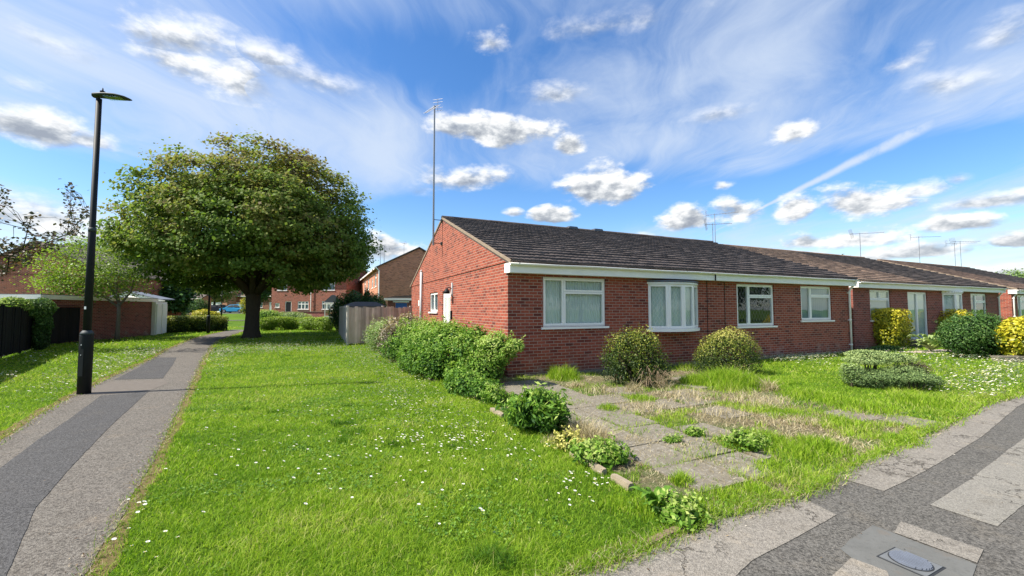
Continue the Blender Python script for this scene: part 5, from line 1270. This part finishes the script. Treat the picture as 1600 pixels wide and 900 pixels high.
# wooden fence and shed roof
board_fence('weathered grey wooden fence between the lawn and the brick gable', [L(-3.06, 20)[:2], L(-3.0, 10.85)[:2], L(-1.45, 11.35)[:2], L(-.06, 11.9)[:2]], 1.7, M['oldwood'], False, .125, jag=.05)
x, y, _ = at(539, 480, 22.4)
sh = thing('shed', 'low shed with dark felt roof just behind the wooden fence', 'shed', (x, y, 0), HROT)
mk('wall', boxmesh(.1, 2.0, .1, 1.6, 0, 1.75), M['oldwood'], sh)
b = bmesh.new(); extr(b, [(0, 1.752), (2.1, 1.752), (2.1, 1.80), (1.6, 2.0), (.5, 2.0), (0, 1.80)], 0, 1.7, lambda x, y, h: (x, h, y)); mk('roof', b, M['lead'], sh)

# ------------------------------------------------------------ cars
def car(label, px, Y, body, rot, group='cars parked on the far road'):
    x, y, _ = at(px, 490, Y); z = float(hgt(x, y))+.03
    t = thing('parked_car', label, 'car', (x, y, z), rot, group)
    prof = [(-2.1, .35), (-2.12, .62), (-1.95, .80), (-1.15, .92), (-.45, 1.38), (.75, 1.44), (1.55, 1.08), (2.05, .98), (2.12, .6), (2.08, .33), (1.72, .28), (1.62, .52), (1.32, .62), (1.02, .52), (.92, .27), (-.92, .27), (-1.02, .52), (-1.32, .62), (-1.62, .52), (-1.72, .30)]
    b = bmesh.new()
    a = [b.verts.new((p[0], -.84+(.16 if p[1] > 1.0 else 0), p[1])) for p in prof]; c = [b.verts.new((p[0], .84-(.16 if p[1] > 1.0 else 0), p[1])) for p in prof]
    n = len(prof); b.faces.new(a[::-1]); b.faces.new(c)
    for i in range(n): b.faces.new((a[i], a[(i+1) % n], c[(i+1) % n], c[i]))
    bmesh.ops.recalc_face_normals(b, faces=b.faces); bo = mk('body', b, body, t)
    for s in (-1, 1):
        b = bmesh.new()
        for q in ([(-.95, .97), (-.42, 1.31), (.12, 1.35), (.12, .98)], [(.20, .98), (.20, 1.355), (.72, 1.36), (1.25, 1.1), (1.2, .99)]):
            vs = [b.verts.new((p[0], s*(.845-(.14 if p[1] > 1.0 else 0.0)), p[1])) for p in q]; b.faces.new(vs)
        bmesh.ops.recalc_face_normals(b, faces=b.faces); mk('side_window', b, M['black'], t)
    for wx_ in (-1.32, 1.32):
        for s in (-1, 1):
            b = bmesh.new(); tube(b, [(wx_, s*.64, .31), (wx_, s*.83, .31)], .31, 18); wh = mk('wheel', b, M['rubber'], t)
            b = bmesh.new(); tube(b, [(wx_, s*.82, .31), (wx_, s*.845, .31)], .19, 14); mk('rim', b, M['alu'], wh)
    for s in (-1, 1):
        mk('headlight', boxmesh(-2.13, -2.02, s*.62-.15, s*.62+.15, .62, .76), M['upvc'], t)
    return t
carblue = mat('blue_car_paint', lambda t, b: b.inputs['Base Color'].__setattr__('default_value', (.03, .30, .55, 1)), .25, .5)
cardark = mat('dark_car_paint', lambda t, b: b.inputs['Base Color'].__setattr__('default_value', (.02, .022, .03, 1)), .25, .5)
car('sky blue hatchback seen between hedge and maple trunk', 367, 71, carblue, R(0))
car('dark car parked left of the blue hatchback', 341, 77, cardark, R(15))
car('second dark car, farthest left on the far road', 331, 81, cardark, R(75))

# ------------------------------------------------------------ slabs, edging, manhole
rnds = random.Random(21); SLABS = []
def slab(label, x, y, w_, h_, rot, group='old concrete slabs of the front garden', z=.0):
    t = bpy.data.objects
    b = bmesh.new(); box(b, -w_/2, w_/2, -h_/2, h_/2, -.04, .018); bmesh.ops.recalc_face_normals(b, faces=b.faces)
    bmesh.ops.bevel(b, geom=[e for e in b.edges if all(v.co.z > 0 for v in e.verts)], offset=.006, segments=1)
    o = mk('paving_slab', b, M['slab']); p = L(x, y, z); o.location = p; o.rotation_euler = (rnds.uniform(-.012, .012), rnds.uniform(-.012, .012), HROT+rot)
    tag(o, label, 'paving slab', group); SLABS.append((x, y, w_, h_)); return o
ncol = 0
for r_i in range(9):
    yy = -6.02+r_i*.61
    for c_i in range(2):
        xx = -.62+c_i*.615+max(0, r_i-2)*.045
        big = r_i == 0
        slab(('nearest big slab of the garden path, %s one' % ('left' if c_i == 0 else 'right')) if big else 'mossy concrete slab in the double row leading to the house corner', xx+rnds.uniform(-.01, .01), yy+rnds.uniform(-.01, .01), .60, .60, rnds.uniform(-.02, .02), z=rnds.uniform(-.004, .004),
             group=None if big else 'slabs of the double row to the house corner')
for (xx, yy) in [(.68, -3.6), (1.3, -3.6), (1.9, -3.6), (.75, -2.9), (1.4, -2.4), (2.4, -3.1), (3.2, -2.6), (1.7, -4.4), (2.35, -5.0), (3.35, -5.3), (3.95, -5.3), (3.7, -5.9), (3.1, -4.2), (2.5, -1.6), (3.6, -1.9), (.62, -5.0), (.66, -5.7), (.2, -.9), (-.4, -.9)]:
    slab('single half-buried slab scattered in the dry garden grass', xx, yy, .6, .6, rnds.uniform(-.04, .04), z=rnds.uniform(-.008, -.002), group='half-buried slabs scattered in the garden')
def edging(label, p0_, p1_, m, w_=.06, h_=.06):
    a = Vector(p0_); c = Vector(p1_); d = c-a
    b = bmesh.new(); box(b, -d.length/2, d.length/2, -w_/2, w_/2, -.05, h_); bmesh.ops.recalc_face_normals(b, faces=b.faces); bmesh.ops.bevel(b, geom=[e for e in b.edges if all(v.co.z > 0 for v in e.verts)], offset=.012, segments=2)
    o = mk('edging_stone', b, m); o.location = ((a.x+c.x)/2, (a.y+c.y)/2, 0); o.rotation_euler = (random.uniform(-.06, .06), random.uniform(-.02, .02), math.atan2(d.y, d.x))
    tag(o, label, 'edging stone', 'edging stones between lawn and garden')
est = plain('buff_edging', (.30, .245, .17), .9, .15, .3, 12, bump=.5); est2 = plain('red_edging', (.20, .14, .10), .9, .15, .3, 12, bump=.5)
for a, c, lab in [((893, 713), (922, 730), 'buff edging stone below the dry tuft, uppermost of the pale row'), ((924, 731), (944, 743), 'buff edging stone in the middle of the pale row'), ((958, 750), (986, 767), 'buff edging stone nearest the dock plant'), ((768, 643), (786, 653), 'buff edging stone by the shrub bed, farthest one')]:
    edging(lab, G(*a), G(*c), est)
for a, c, lab in [((1016, 853), (1050, 836), 'reddish curved kerb stone at the pavement corner, left one'), ((1051, 835), (1080, 823), 'reddish curved kerb stone at the pavement corner, middle one'), ((1081, 822), (1112, 812), 'reddish curved kerb stone at the pavement corner, right one')]:
    edging(lab, G(*a), G(*c), est2, .055, .035)
# manhole / stop-tap cover with oval lid
m0, m1, m2, m3 = [Vector(G(*p)) for p in [(1397, 859), (1470, 889), (1452, 906), (1377, 875)]]
mc = (m0+m1+m2+m3)/4; md = (m1-m0); ml = md.length; mw = (m3-m0).length
t = thing('stopcock_cover', 'small rectangular cover with ribbed oval lid set in the cement patch', 'utility cover', (mc.x, mc.y, .0125), math.atan2(md.y, md.x))
mm = plain('worn_grey_metal', (.13, .135, .135), .65, .3, .3, 9); md_ = plain('dark_seam', (.03, .032, .035), .8, .2); mb = plain('blue_grey_lid', (.13, .145, .175), .6, .3, .3, 9)
mk('seam', boxmesh(-ml/2-.012, ml/2+.012, -mw/2-.012, mw/2+.012, -.002, .0015), md_, t)
mk('frame', boxmesh(-ml/2, ml/2, -mw/2, mw/2, -.002, .006), mm, t)
def oval(a, c, z0, z1):
    b = bmesh.new(); extr(b, [(a*math.cos(2*math.pi*k/40), c*math.sin(2*math.pi*k/40)) for k in range(40)], z0, z1, lambda x, y, h: (x, y, h)); return b
mk('lid_seam', oval(ml*.47, mw*.47, 0, .0085), md_, t); lid = mk('lid', oval(ml*.445, mw*.43, 0, .011), mb, t)
b = bmesh.new()
for k in range(-4, 5):
    y = k*mw*.09; hx_ = ml*.43*math.sqrt(max(0, 1-(y/(mw*.43))**2))
    box(b, -hx_, hx_, y-mw*.024, y+mw*.024, .0112, .019)
bmesh.ops.recalc_face_normals(b, faces=b.faces); mk('rib', b, mb, lid)
# neighbour's path, brick edging and grass step
o = sheet('neighbour_path', [L(15.2, -.55)[:2], L(24, -1.5)[:2], L(24, -2.3)[:2], L(16.0, -1.4)[:2]], .012, plain('pinkish_path', (.42, .34, .29), .9, .2, .15, 5))
t = thing('brick_edging', 'low row of red bricks edging the small lawn under the patio door', 'edging', L(19.3, -1.25), HROT-R(6))
mk('brick_row', wallmesh((0, 0), (4.5, 0), 0, .11, []), M['brick'], t); mk('brick_top', boxmesh(0, 4.5, .0, .1, .095, .113), M['brick2'], t)
tag(thing('door_step', 'grey concrete step below the glazed patio door', 'step', L(19.3, .5), HROT)); mk('step', boxmesh(0, 1.8, -.5, -.003, 0, .2), M['slab'], bpy.data.objects['door_step'])
t = thing('low_wall', 'low grey stone blocks below the golden bush at the right edge', 'low wall', at(1562, 566, 12.7)[:2]+(0,), R(-8))
for k in range(4): mk('block', boxmesh(k*.5, k*.5+.47, 0, .25, 0, .17+.01*(k % 2)), M['slab'], t)

# ------------------------------------------------------------ grass
FP = [[L(a, b)[:2] for a, b in ((0, 0), (13.9, 0), (13.9, 12), (0, 12))], [L(a, b)[:2] for a, b in ((15.15, .5), (28.6, .5), (28.6, 12.5), (15.15, 12.5))], [L(a, b)[:2] for a, b in ((31, .75), (45, .75), (45, 13), (31, 13))]]
patio = [L(15.2, -.55)[:2], L(24, -1.5)[:2], L(24, -2.3)[:2], L(16.0, -1.4)[:2]]
patR = rough_edge(pathpoly, .03); patW = rough_edge([G(p[0]+(2+(p[1]-520)*.068), p[1]) for p in PATH_R]+[G(p[0]-(3+(p[1]-520)*.09), p[1]) for p in PATH_L[::-1]], .06, seed=9)
def in_slab(x, y):
    lx, ly = LOC(x, y); m_ = np.zeros(x.shape, bool)
    for (sx, sy, w_, h_) in SLABS: m_ |= (np.abs(lx-sx) < w_/2-.02) & (np.abs(ly-sy) < h_/2-.02)
    return m_
def ring_pts(r0, r1, dens, a0=-62, a1=62):
    A = .5*R(a1-a0)*(r1*r1-r0*r0); n = int(A*dens); r = np.sqrt(RNG.uniform(r0*r0, r1*r1, n)); a = RNG.uniform(R(a0), R(a1), n)
    return r*np.sin(a), r*np.cos(a)
def blades(x, y, z, h, wd, lean, tint, seg=2):
    n = len(x); a = RNG.uniform(0, 2*np.pi, n); la = RNG.uniform(0, 2*np.pi, n)
    B = np.stack([x, y, z], 1); side = np.stack([np.cos(a), np.sin(a), np.zeros(n)], 1)*wd[:, None]*.5; ld = np.stack([np.cos(la), np.sin(la), np.zeros(n)], 1)*(lean*h)[:, None]; up = np.zeros((n, 3)); up[:, 2] = h
    if seg == 1:
        V = np.stack([B-side, B+side, B+up+ld], 1).reshape(-1, 3); return V, np.arange(3*n).reshape(-1, 3), np.repeat(tint, 3)
    m_ = B+up*.58+ld*.32
    V = np.stack([B-side, B+side, m_+side*.75, m_-side*.75, B+up*.93+ld], 1).reshape(-1, 3)
    k = np.arange(n)*5; F_ = np.concatenate([np.stack([k, k+1, k+2], 1), np.stack([k, k+2, k+3], 1), np.stack([k+3, k+2, k+4], 1)])
    return V, F_, np.repeat(tint, 5)
VV, FF, TT, off_ = [], [], [], 0
VD, FD, TD, offd = [], [], [], 0
def push(V, F_, T_):
    global off_
    VV.append(V); FF.append(F_+off_); TT.append(T_); off_ += len(V)
def pushd(V, F_, T_):
    global offd
    VD.append(V); FD.append(F_+offd); TD.append(T_); offd += len(V)
garin = GAR
for (r0, r1, dens, hh, ww, seg) in [(1.6, 3.2, 12000, .044, .0036, 2), (3.2, 5, 8000, .044, .0046, 2), (5, 8, 3600, .046, .0068, 2), (8, 12, 1500, .048, .010, 1), (12, 18, 620, .052, .016, 1), (18, 27, 210, .07, .027, 1), (27, 44, 60, .08, .05, 1)]:
    x, y = ring_pts(r0, r1, dens, -60, 60)
    k = ~inpoly(x, y, patR) & (~inpoly(x, y, patW) | (RNG.random(len(x)) < .22)) & ~inpoly(x, y, pavepoly) & ~inpoly(x, y, patio)
    for fp in FP: k &= ~inpoly(x, y, fp)
    lx, ly = LOC(x, y)
    k &= ~((lx > 0) & (ly > 0) & (lx < 45) & (ly < 13)) | ((lx > 13.9) & (lx < 15.1)) | ((lx > 28.6) & (lx < 31))
    x, y = x[k], y[k]; g = inpoly(x, y, garin); sl = in_slab(x, y)
    lx, ly = LOC(x, y)
    n1 = snoise(x, y, 1.1, 2); n2 = snoise(x, y, 3.6, 3); n3 = snoise(x, y, .45, 6)
    n4 = snoise(x, y, 7.5, 44); h = hh*.74*(1+.25*n2+.18*n1+.25*n4)*RNG.uniform(.5, 1.5, len(x)); tint = .64+.12*n1+.10*n2+.09*n3-.08*n4+RNG.normal(0, .17, len(x)); dk = (snoise(x, y, 1.9, 77)+.4*n4) > 1.0; h = np.where(dk, h*1.5, h); tint = np.where(dk, tint-.30, tint)
    tint = np.where(RNG.random(len(x)) < .02, .97, tint)
    # ragged strips: longer by the walls and round the bushes, thin and dry by the paths
    rough = (ly < -.0) & (lx > 3.2) & (lx < 14) & (ly > -6.4)
    lng = rough & ((snoise(x, y, 1.6, 15)+.5*n2) > .25) & (lx < 8)
    h = np.where(lng, h*2.3, h)
    near_pave = (ly < -5.0) & (lx > -.5) & (lx < 8)
    tint = np.where(near_pave & (RNG.random(len(x)) < .22), RNG.uniform(.88, 1, len(x)), tint)
    h = np.where(near_pave & ~lng, h*1.25, h)
    wd = ww*RNG.uniform(.7, 1.4, len(x))
    ok = ~g
    # worn lawn verge next to the paths
    V, F_, T_ = blades(x[ok], y[ok], hgt(x, y)[ok], h[ok], wd[ok], RNG.uniform(.3, 1.7, ok.sum()), np.clip(tint[ok], 0, 1), seg); push(V, F_, T_)
    # inside the rough garden: patchy
    gg = g & ~sl
    mgrn = snoise(x, y, 2.0, 21)+.5*snoise(x, y, 6, 22)
    a = g & (~sl | (RNG.random(len(x)) < .15)) & (mgrn > .12) & (RNG.random(len(x)) < .60); V, F_, T_ = blades(x[a], y[a], x[a]*0, h[a]*1.7, wd[a], RNG.uniform(.2, 1.1, a.sum()), np.clip(tint[a]+.05, 0, 1), seg); push(V, F_, T_)
    c = g & (mgrn < .35) & (RNG.random(len(x)) < np.where(sl, .17, .26)); V, F_, T_ = blades(x[c], y[c], x[c]*0+.004, h[c]*.8, wd[c]*.8, RNG.uniform(.8, 2.6, c.sum()), RNG.random(c.sum()), seg); pushd(V, F_, T_)
# edge fringe: blades hanging over the slab and path edges
def fringe(poly, dens, hgt_, wdt, spread, straw=.3):
    for a, b_ in zip(poly, poly[1:]):
        d = math.hypot(b_[0]-a[0], b_[1]-a[1]); dist = math.hypot((a[0]+b_[0])/2, (a[1]+b_[1])/2)
        n = int(d*dens/max(1, dist/3.5)**1.3)
        if n < 1 or dist > 26: continue
        t_ = RNG.random(n); x = a[0]+(b_[0]-a[0])*t_+RNG.normal(0, spread, n); y = a[1]+(b_[1]-a[1])*t_+RNG.normal(0, spread, n)
        s = RNG.random(n) < straw; sc_ = max(1, dist/4.5)
        h = hgt_*RNG.uniform(.5, 1.4, n); V, F_, T_ = blades(x[~s], y[~s], x[~s]*0+.006, h[~s], np.full((~s).sum(), wdt*sc_), RNG.uniform(.3, 1.4, (~s).sum()), np.clip(RNG.normal(.55, .16, (~s).sum()), 0, 1)); push(V, F_, T_)
        V, F_, T_ = blades(x[s], y[s], x[s]*0+.01, h[s]*.5, np.full(s.sum(), wdt*sc_), RNG.uniform(1, 3.5, s.sum()), RNG.random(s.sum())); pushd(V, F_, T_)
fringe([G(*p) for p in PATH_R], 500, .035, .004, .035, .7); fringe([G(*p) for p in PATH_L], 400, .035, .005, .05, .7)
fringe(PAVE_E, 1300, .07, .004, .05, .35)
# hot spots of long grass and straw
def tufts(lst, dry):
    for (px, py, rad, h, n) in lst:
        cx, cy = G(px, py); r = rad*RNG.random(n)**.6*(1+.3*snoise(np.arange(n)*1.0, np.arange(n)*.3, .8, int(px))); a = RNG.uniform(0, 6.28, n); x, y = cx+r*np.cos(a), cy+r*np.sin(a)
        dist = math.hypot(cx, cy); hh = h*RNG.uniform(.35, 1.2, n)*(1-.6*(r/rad)**2); wd = np.full(n, .0035+.0006*dist)
        ok = ~inpoly(x, y, FP[0]); x, y, hh, wd = x[ok], y[ok], hh[ok], wd[ok]
        V, F_, T_ = blades(x, y, x*0, hh, wd, RNG.uniform(.05, .9 if not dry else 1.6, len(x)), np.clip(RNG.normal(.62 if not dry else .6, .18, len(x)), 0, 1))
        (pushd if dry else push)(V, F_, T_)
tufts([(882, 592, .40, .36, 800), (868, 588, .2, .30, 400), (1140, 602, .75, .42, 3200), (1085, 600, .35, .28, 900), (1185, 603, .35, .28, 900), (925, 578, .25, .2, 500), (1190, 690, .32, .16, 1500), (1240, 712, .35, .14, 1500), (1280, 702, .35, .16, 1500), (1150, 700, .2, .12, 700),
       (1215, 735, .25, .10, 1100), (1130, 780, .25, .09, 1000), (1180, 770, .2, .10, 900), (1065, 755, .12, .13, 500), (1350, 640, .5, .16, 1800), (1300, 628, .5, .15, 1600), (1440, 630, .5, .15, 1600), (1400, 690, .3, .1, 900), (1000, 625, .3, .12, 700), (950, 640, .2, .12, 500), (1260, 620, .5, .17, 1500), (1010, 800, .2, .10, 500),
       (600, 590, .3, .12, 500), (700, 600, .4, .12, 900), (640, 575, .4, .14, 700), (1090, 795, .2, .08, 800), (960, 790, .2, .07, 600), (1230, 650, .4, .12, 1200), (1320, 665, .4, .10, 1300), (760, 640, .25, .1, 500)], False)
tufts([(925, 690, .26, .28, 650), (905, 680, .2, .28, 500), (940, 615, .45, .16, 300), (1010, 640, .5, .14, 500), (1080, 622, .7, .2, 500), (1190, 632, .6, .2, 520), (1130, 650, .7, .12, 450), (1200, 610, .2, .28, 300), (1030, 605, .25, .32, 400), (990, 612, .2, .25, 250), (1250, 660, .4, .1, 900), (1070, 700, .3, .05, 500), (1130, 690, .4, .05, 450), (1190, 660, .7, .08, 450), (1150, 590, .4, .4, 120), (900, 605, .2, .16, 300), (1300, 690, .5, .05, 800), (870, 690, .2, .1, 250), (1000, 690, .3, .05, 500), (1240, 690, .4, .06, 700)], True)
tag(npmesh('grass', np.concatenate(VV), np.concatenate([f_ for f_ in FF if f_.shape[1] == 3]), M['grass'], tint=np.concatenate(TT)), 'short bright green lawn grass with longer tufts', 'grass', kind='stuff')
tag(npmesh('dry_grass', np.concatenate(VD), np.concatenate(FD), M['straw'], tint=np.concatenate(TD)), 'straw-coloured dry grass in the front garden', 'dry grass', kind='stuff')

# ------------------------------------------------------------ daisies
DZ = [(640,640,70,30,150),(670,690,80,30,60),(600,620,60,26,110),(560,650,90,40,60),(350,700,60,60,24),(240,770,60,60,8),(470,690,90,60,30),(540,600,130,36,160),(430,548,110,7,500),(360,552,40,9,300),(340,566,20,14,120),(570,560,60,20,260),(620,590,50,24,160),(190,570,60,22,260),(250,553,40,9,160),(1240,560,60,6,260),(1470,565,100,10,300),(1570,585,50,20,260),(1520,610,60,10,160),(400,550,60,8,300),(470,545,70,7,260),(520,548,60,8,160),(590,575,40,22,160),(560,560,60,18,160),(610,610,40,30,80),(650,630,60,40,90),(720,670,60,40,60),(180,580,60,24,220),(90,600,50,26,110),(220,556,50,12,160),(340,556,20,10,100),(430,547,100,10,420),(350,556,24,10,130),(340,575,12,18,60),(600,556,55,22,260),(575,550,60,14,160),(640,600,60,30,150),(690,650,90,50,110),(560,700,160,90,60),(480,640,90,60,60),(700,690,80,30,50),(850,600,0,0,0),(330,640,40,50,30),(440,700,80,40,16),(640,690,24,10,26),(810,712,40,14,20),(900,770,40,30,22),(930,760,30,14,14),
      (200,572,60,20,260),(245,560,26,12,120),(130,600,60,20,130),(60,620,50,26,60),(10,593,18,8,50),(30,560,60,14,60),(100,560,60,16,60),(170,545,60,8,80),(205,800,60,40,6),(230,850,40,30,6),(500,600,150,40,120),(470,580,120,14,60),(680,750,120,60,18),(350,700,30,30,8),(760,670,60,30,40),
      (1270,562,70,8,420),(1400,558,70,7,300),(1240,566,50,8,200),(1500,600,60,20,360),(1560,596,50,16,260),(1500,560,60,8,260),(1580,572,40,10,300),(1460,578,60,12,200),(1550,625,40,6,60),(1350,548,60,4,100),(1300,575,60,8,80),(1620,600,60,16,120)]
dp = []
for (px, py, sx, sy, n) in DZ:
    for k in range(n):
        for _ in range(6):
            q = (random.gauss(px, sx*.6), random.gauss(py, sy*.6))
            if q[1] < 512: continue
            x, y = G(*q)
            if math.hypot(x, y) > 34: continue
            lx, ly = LOC(x, y)
            if inpoly(np.array([x]), np.array([y]), pathpoly)[0] or inpoly(np.array([x]), np.array([y]), GAR)[0] or (ly > -.1 and lx > -.1 and ly < 13) or inpoly(np.array([x]), np.array([y]), pavepoly)[0]: continue
            dp.append((x, y)); break
dp.sort(key=lambda p: math.hypot(*p))
dm_w = plain('daisy_petal', (.82, .82, .80), .7, .2, .03); dm_y = plain('flower_yellow', (.80, .55, .03), .7, .2, .05)
def daisy_geo(V, F_, MI, x, y, z, r, tx, ty, stem=False, np_=9):
    b = len(V); c = (x, y, z)
    for k in range(np_):
        a0 = 2*math.pi*k/np_; a = 2*math.pi*(k+.5)/np_; a2 = 2*math.pi*(k+1)/np_
        i = len(V)
        V += [(x+r*.3*math.cos(a0), y+r*.3*math.sin(a0), z+tx*r*.3*math.cos(a0)+ty*r*.3*math.sin(a0)), (x+r*.3*math.cos(a2), y+r*.3*math.sin(a2), z+tx*r*.3*math.cos(a2)+ty*r*.3*math.sin(a2)),
              (x+r*math.cos(a2-.08), y+r*math.sin(a2-.08), z+.15*r+tx*r*math.cos(a2)+ty*r*math.sin(a2)), (x+r*math.cos(a0+.08), y+r*math.sin(a0+.08), z+.15*r+tx*r*math.cos(a0)+ty*r*math.sin(a0))]
        F_.append((i, i+3, i+2, i+1)); MI.append(0)
    i = len(V); V += [(x+r*.38*math.cos(2*math.pi*k/6), y+r*.38*math.sin(2*math.pi*k/6), z+.08*r+tx*r*.38*math.cos(2*math.pi*k/6)+ty*r*.38*math.sin(2*math.pi*k/6)) for k in range(6)]+[(x, y, z+.3*r)]
    for k in range(6): F_.append((i+k, i+(k+1) % 6, i+6)); MI.append(1)
def daisy_obj(name, V, F_, MI, mats):
    me = bpy.data.meshes.new(name); me.from_pydata(V, [], F_); 
    for m_ in mats: me.materials.append(m_)
    me.polygons.foreach_set('material_index', MI); me.update(); return me
protos = []
for k in range(5):
    V, F_, MI = [], [], []; r = random.uniform(.011, .015); hz = random.uniform(.058, .076); daisy_geo(V, F_, MI, 0, 0, hz, r, random.uniform(-.5, .5), random.uniform(-.8, .1))
    i = len(V); V += [(-.001, 0, 0), (.001, 0, 0), (.001, 0, hz), (-.001, 0, hz)]; F_.append((i, i+1, i+2, i+3)); MI.append(2)
    protos.append(daisy_obj('daisy', V, F_, MI, [dm_w, dm_y, M['lawn']]))
for i, (x, y) in enumerate(dp[:300]):
    o = bpy.data.objects.new('daisy', protos[i % 5]); COL.objects.link(o); o.location = (x, y, 0); o.rotation_euler = (0, 0, random.uniform(-.6, .6)); s = random.uniform(.72, 1.02); o.scale = (s, s, 1)
    tag(o, 'single small white daisy standing in the nearer grass', 'daisy', 'single daisies in the nearer grass')
V, F_, MI = [], [], []
for (x, y) in dp[300:]:
    d = math.hypot(x, y); r = random.uniform(.012, .017)*(1+max(0, d-9)*.042); daisy_geo(V, F_, MI, x, y, .058+random.uniform(0, .02)+min(.06, d*.0042)+float(hgt(x, y)), r, random.uniform(-.5, .5), random.uniform(-.9, 0), np_=6)
o = bpy.data.objects.new('daisies', daisy_obj('daisies', V, F_, MI, [dm_w, dm_y])); COL.objects.link(o); tag(o, 'drifts of tiny white daisies across the farther lawns', 'daisies', kind='stuff')
V, F_, MI = [], [], []; daisy_geo(V, F_, MI, 0, 0, .075, .022, 0, -.6, np_=14); x, y = G(347, 764)
o = bpy.data.objects.new('dandelion', daisy_obj('dandelion', V, F_, MI, [dm_y, dm_y])); COL.objects.link(o); o.location = (x, y, .01); tag(o, 'single yellow dandelion in the near lawn', 'dandelion')
# red bloom in the broad shrub
t = thing('rose_bloom', 'faded dark red bloom in the broad green shrub', 'flower', at(700, 556, 9.4), 0)
P_ = unit(RNG.normal(size=(60, 3)))*.04; V, F_, T_ = leaf_arrays(P_, unit(P_), np.full(60, .04), np.full(60, .5), .8); npmesh('petals', V, F_, plain('dark_red_petal', (.30, .05, .06), .7, .2), t)
# clover and plantain leaves low in the lawn
xx_, yy_ = ring_pts(1.8, 15, 420); ok_ = ~inpoly(xx_, yy_, patW) & ~inpoly(xx_, yy_, pavepoly) & ((snoise(xx_, yy_, 1.3, 91)+.5*snoise(xx_, yy_, 4.5, 92)) > .55)
for fp in FP: ok_ &= ~inpoly(xx_, yy_, fp)
lx_, ly_ = LOC(xx_, yy_); ok_ &= (ly_ < 0) | (lx_ < -.4); ok_ &= ~in_slab(xx_, yy_)
xx_, yy_ = np.repeat(xx_[ok_], 3), np.repeat(yy_[ok_], 3); n_ = len(xx_); xx_ = xx_+RNG.normal(0, .008, n_); yy_ = yy_+RNG.normal(0, .008, n_)
V, F_, T_ = leaf_arrays(np.stack([xx_, yy_, RNG.uniform(.018, .040, n_)], 1), unit(np.stack([RNG.normal(0, .35, n_), RNG.normal(-.2, .35, n_), np.ones(n_)], 1)), RNG.uniform(.012, .026, n_), np.clip(RNG.normal(.45, .2, n_), 0, 1), .8, .1)
tag(npmesh('clover', V, F_, M['shrubg'], tint=T_), 'dark clover leaves growing low in the lawn', 'clover', kind='stuff')
# fallen petals, twigs and leaf crumbs along the tarmac
Vl, Fl, Tl = [], [], []
n_ = 5200; xs_, ys_ = [], []
edges = [[G(*p) for p in PATH_R[1:9]], [G(*p) for p in PATH_L[2:11]], PAVE_E[2:15]]
for e_ in edges:
    for a_, b_2 in zip(e_, e_[1:]):
        d_ = math.hypot(b_2[0]-a_[0], b_2[1]-a_[1]); m_ = int(d_*130)
        t_ = RNG.random(m_); off2 = np.abs(RNG.normal(0, .10, m_)); nx_, ny_ = (b_2[1]-a_[1])/d_, -(b_2[0]-a_[0])/d_
        sg_ = -1 if e_ is edges[0] else 1
        xs_.append(a_[0]+(b_2[0]-a_[0])*t_+nx_*off2*sg_); ys_.append(a_[1]+(b_2[1]-a_[1])*t_+ny_*off2*sg_)
xx_, yy_ = ring_pts(2, 12, 14); ok_ = inpoly(xx_, yy_, patR) | inpoly(xx_, yy_, pavepoly); xs_.append(xx_[ok_]); ys_.append(yy_[ok_])
xx_ = np.concatenate(xs_); yy_ = np.concatenate(ys_); n_ = len(xx_)
Nn_ = unit(np.stack([RNG.normal(0, .3, n_), RNG.normal(0, .3, n_), np.ones(n_)], 1)); sz_ = RNG.uniform(.004, .018, n_)*(RNG.random(n_)**1.5+.5)
V, F_, T_ = leaf_arrays(np.stack([xx_, yy_, np.full(n_, .020)], 1), Nn_, sz_, RNG.random(n_)**2, .5, .1)
tag(npmesh('leaf_litter', V, F_, leaf_mat('litter', [(0, (.06, .035, .02)), (.5, (.16, .10, .05)), (.8, (.34, .25, .13)), (1, (.62, .58, .50))], .05, .9, .1), tint=T_), 'brown leaf crumbs and pale petals strewn on the tarmac', 'leaf litter', kind='stuff')
print('grass verts', off_, 'dry', offd, 'daisies', len(dp))
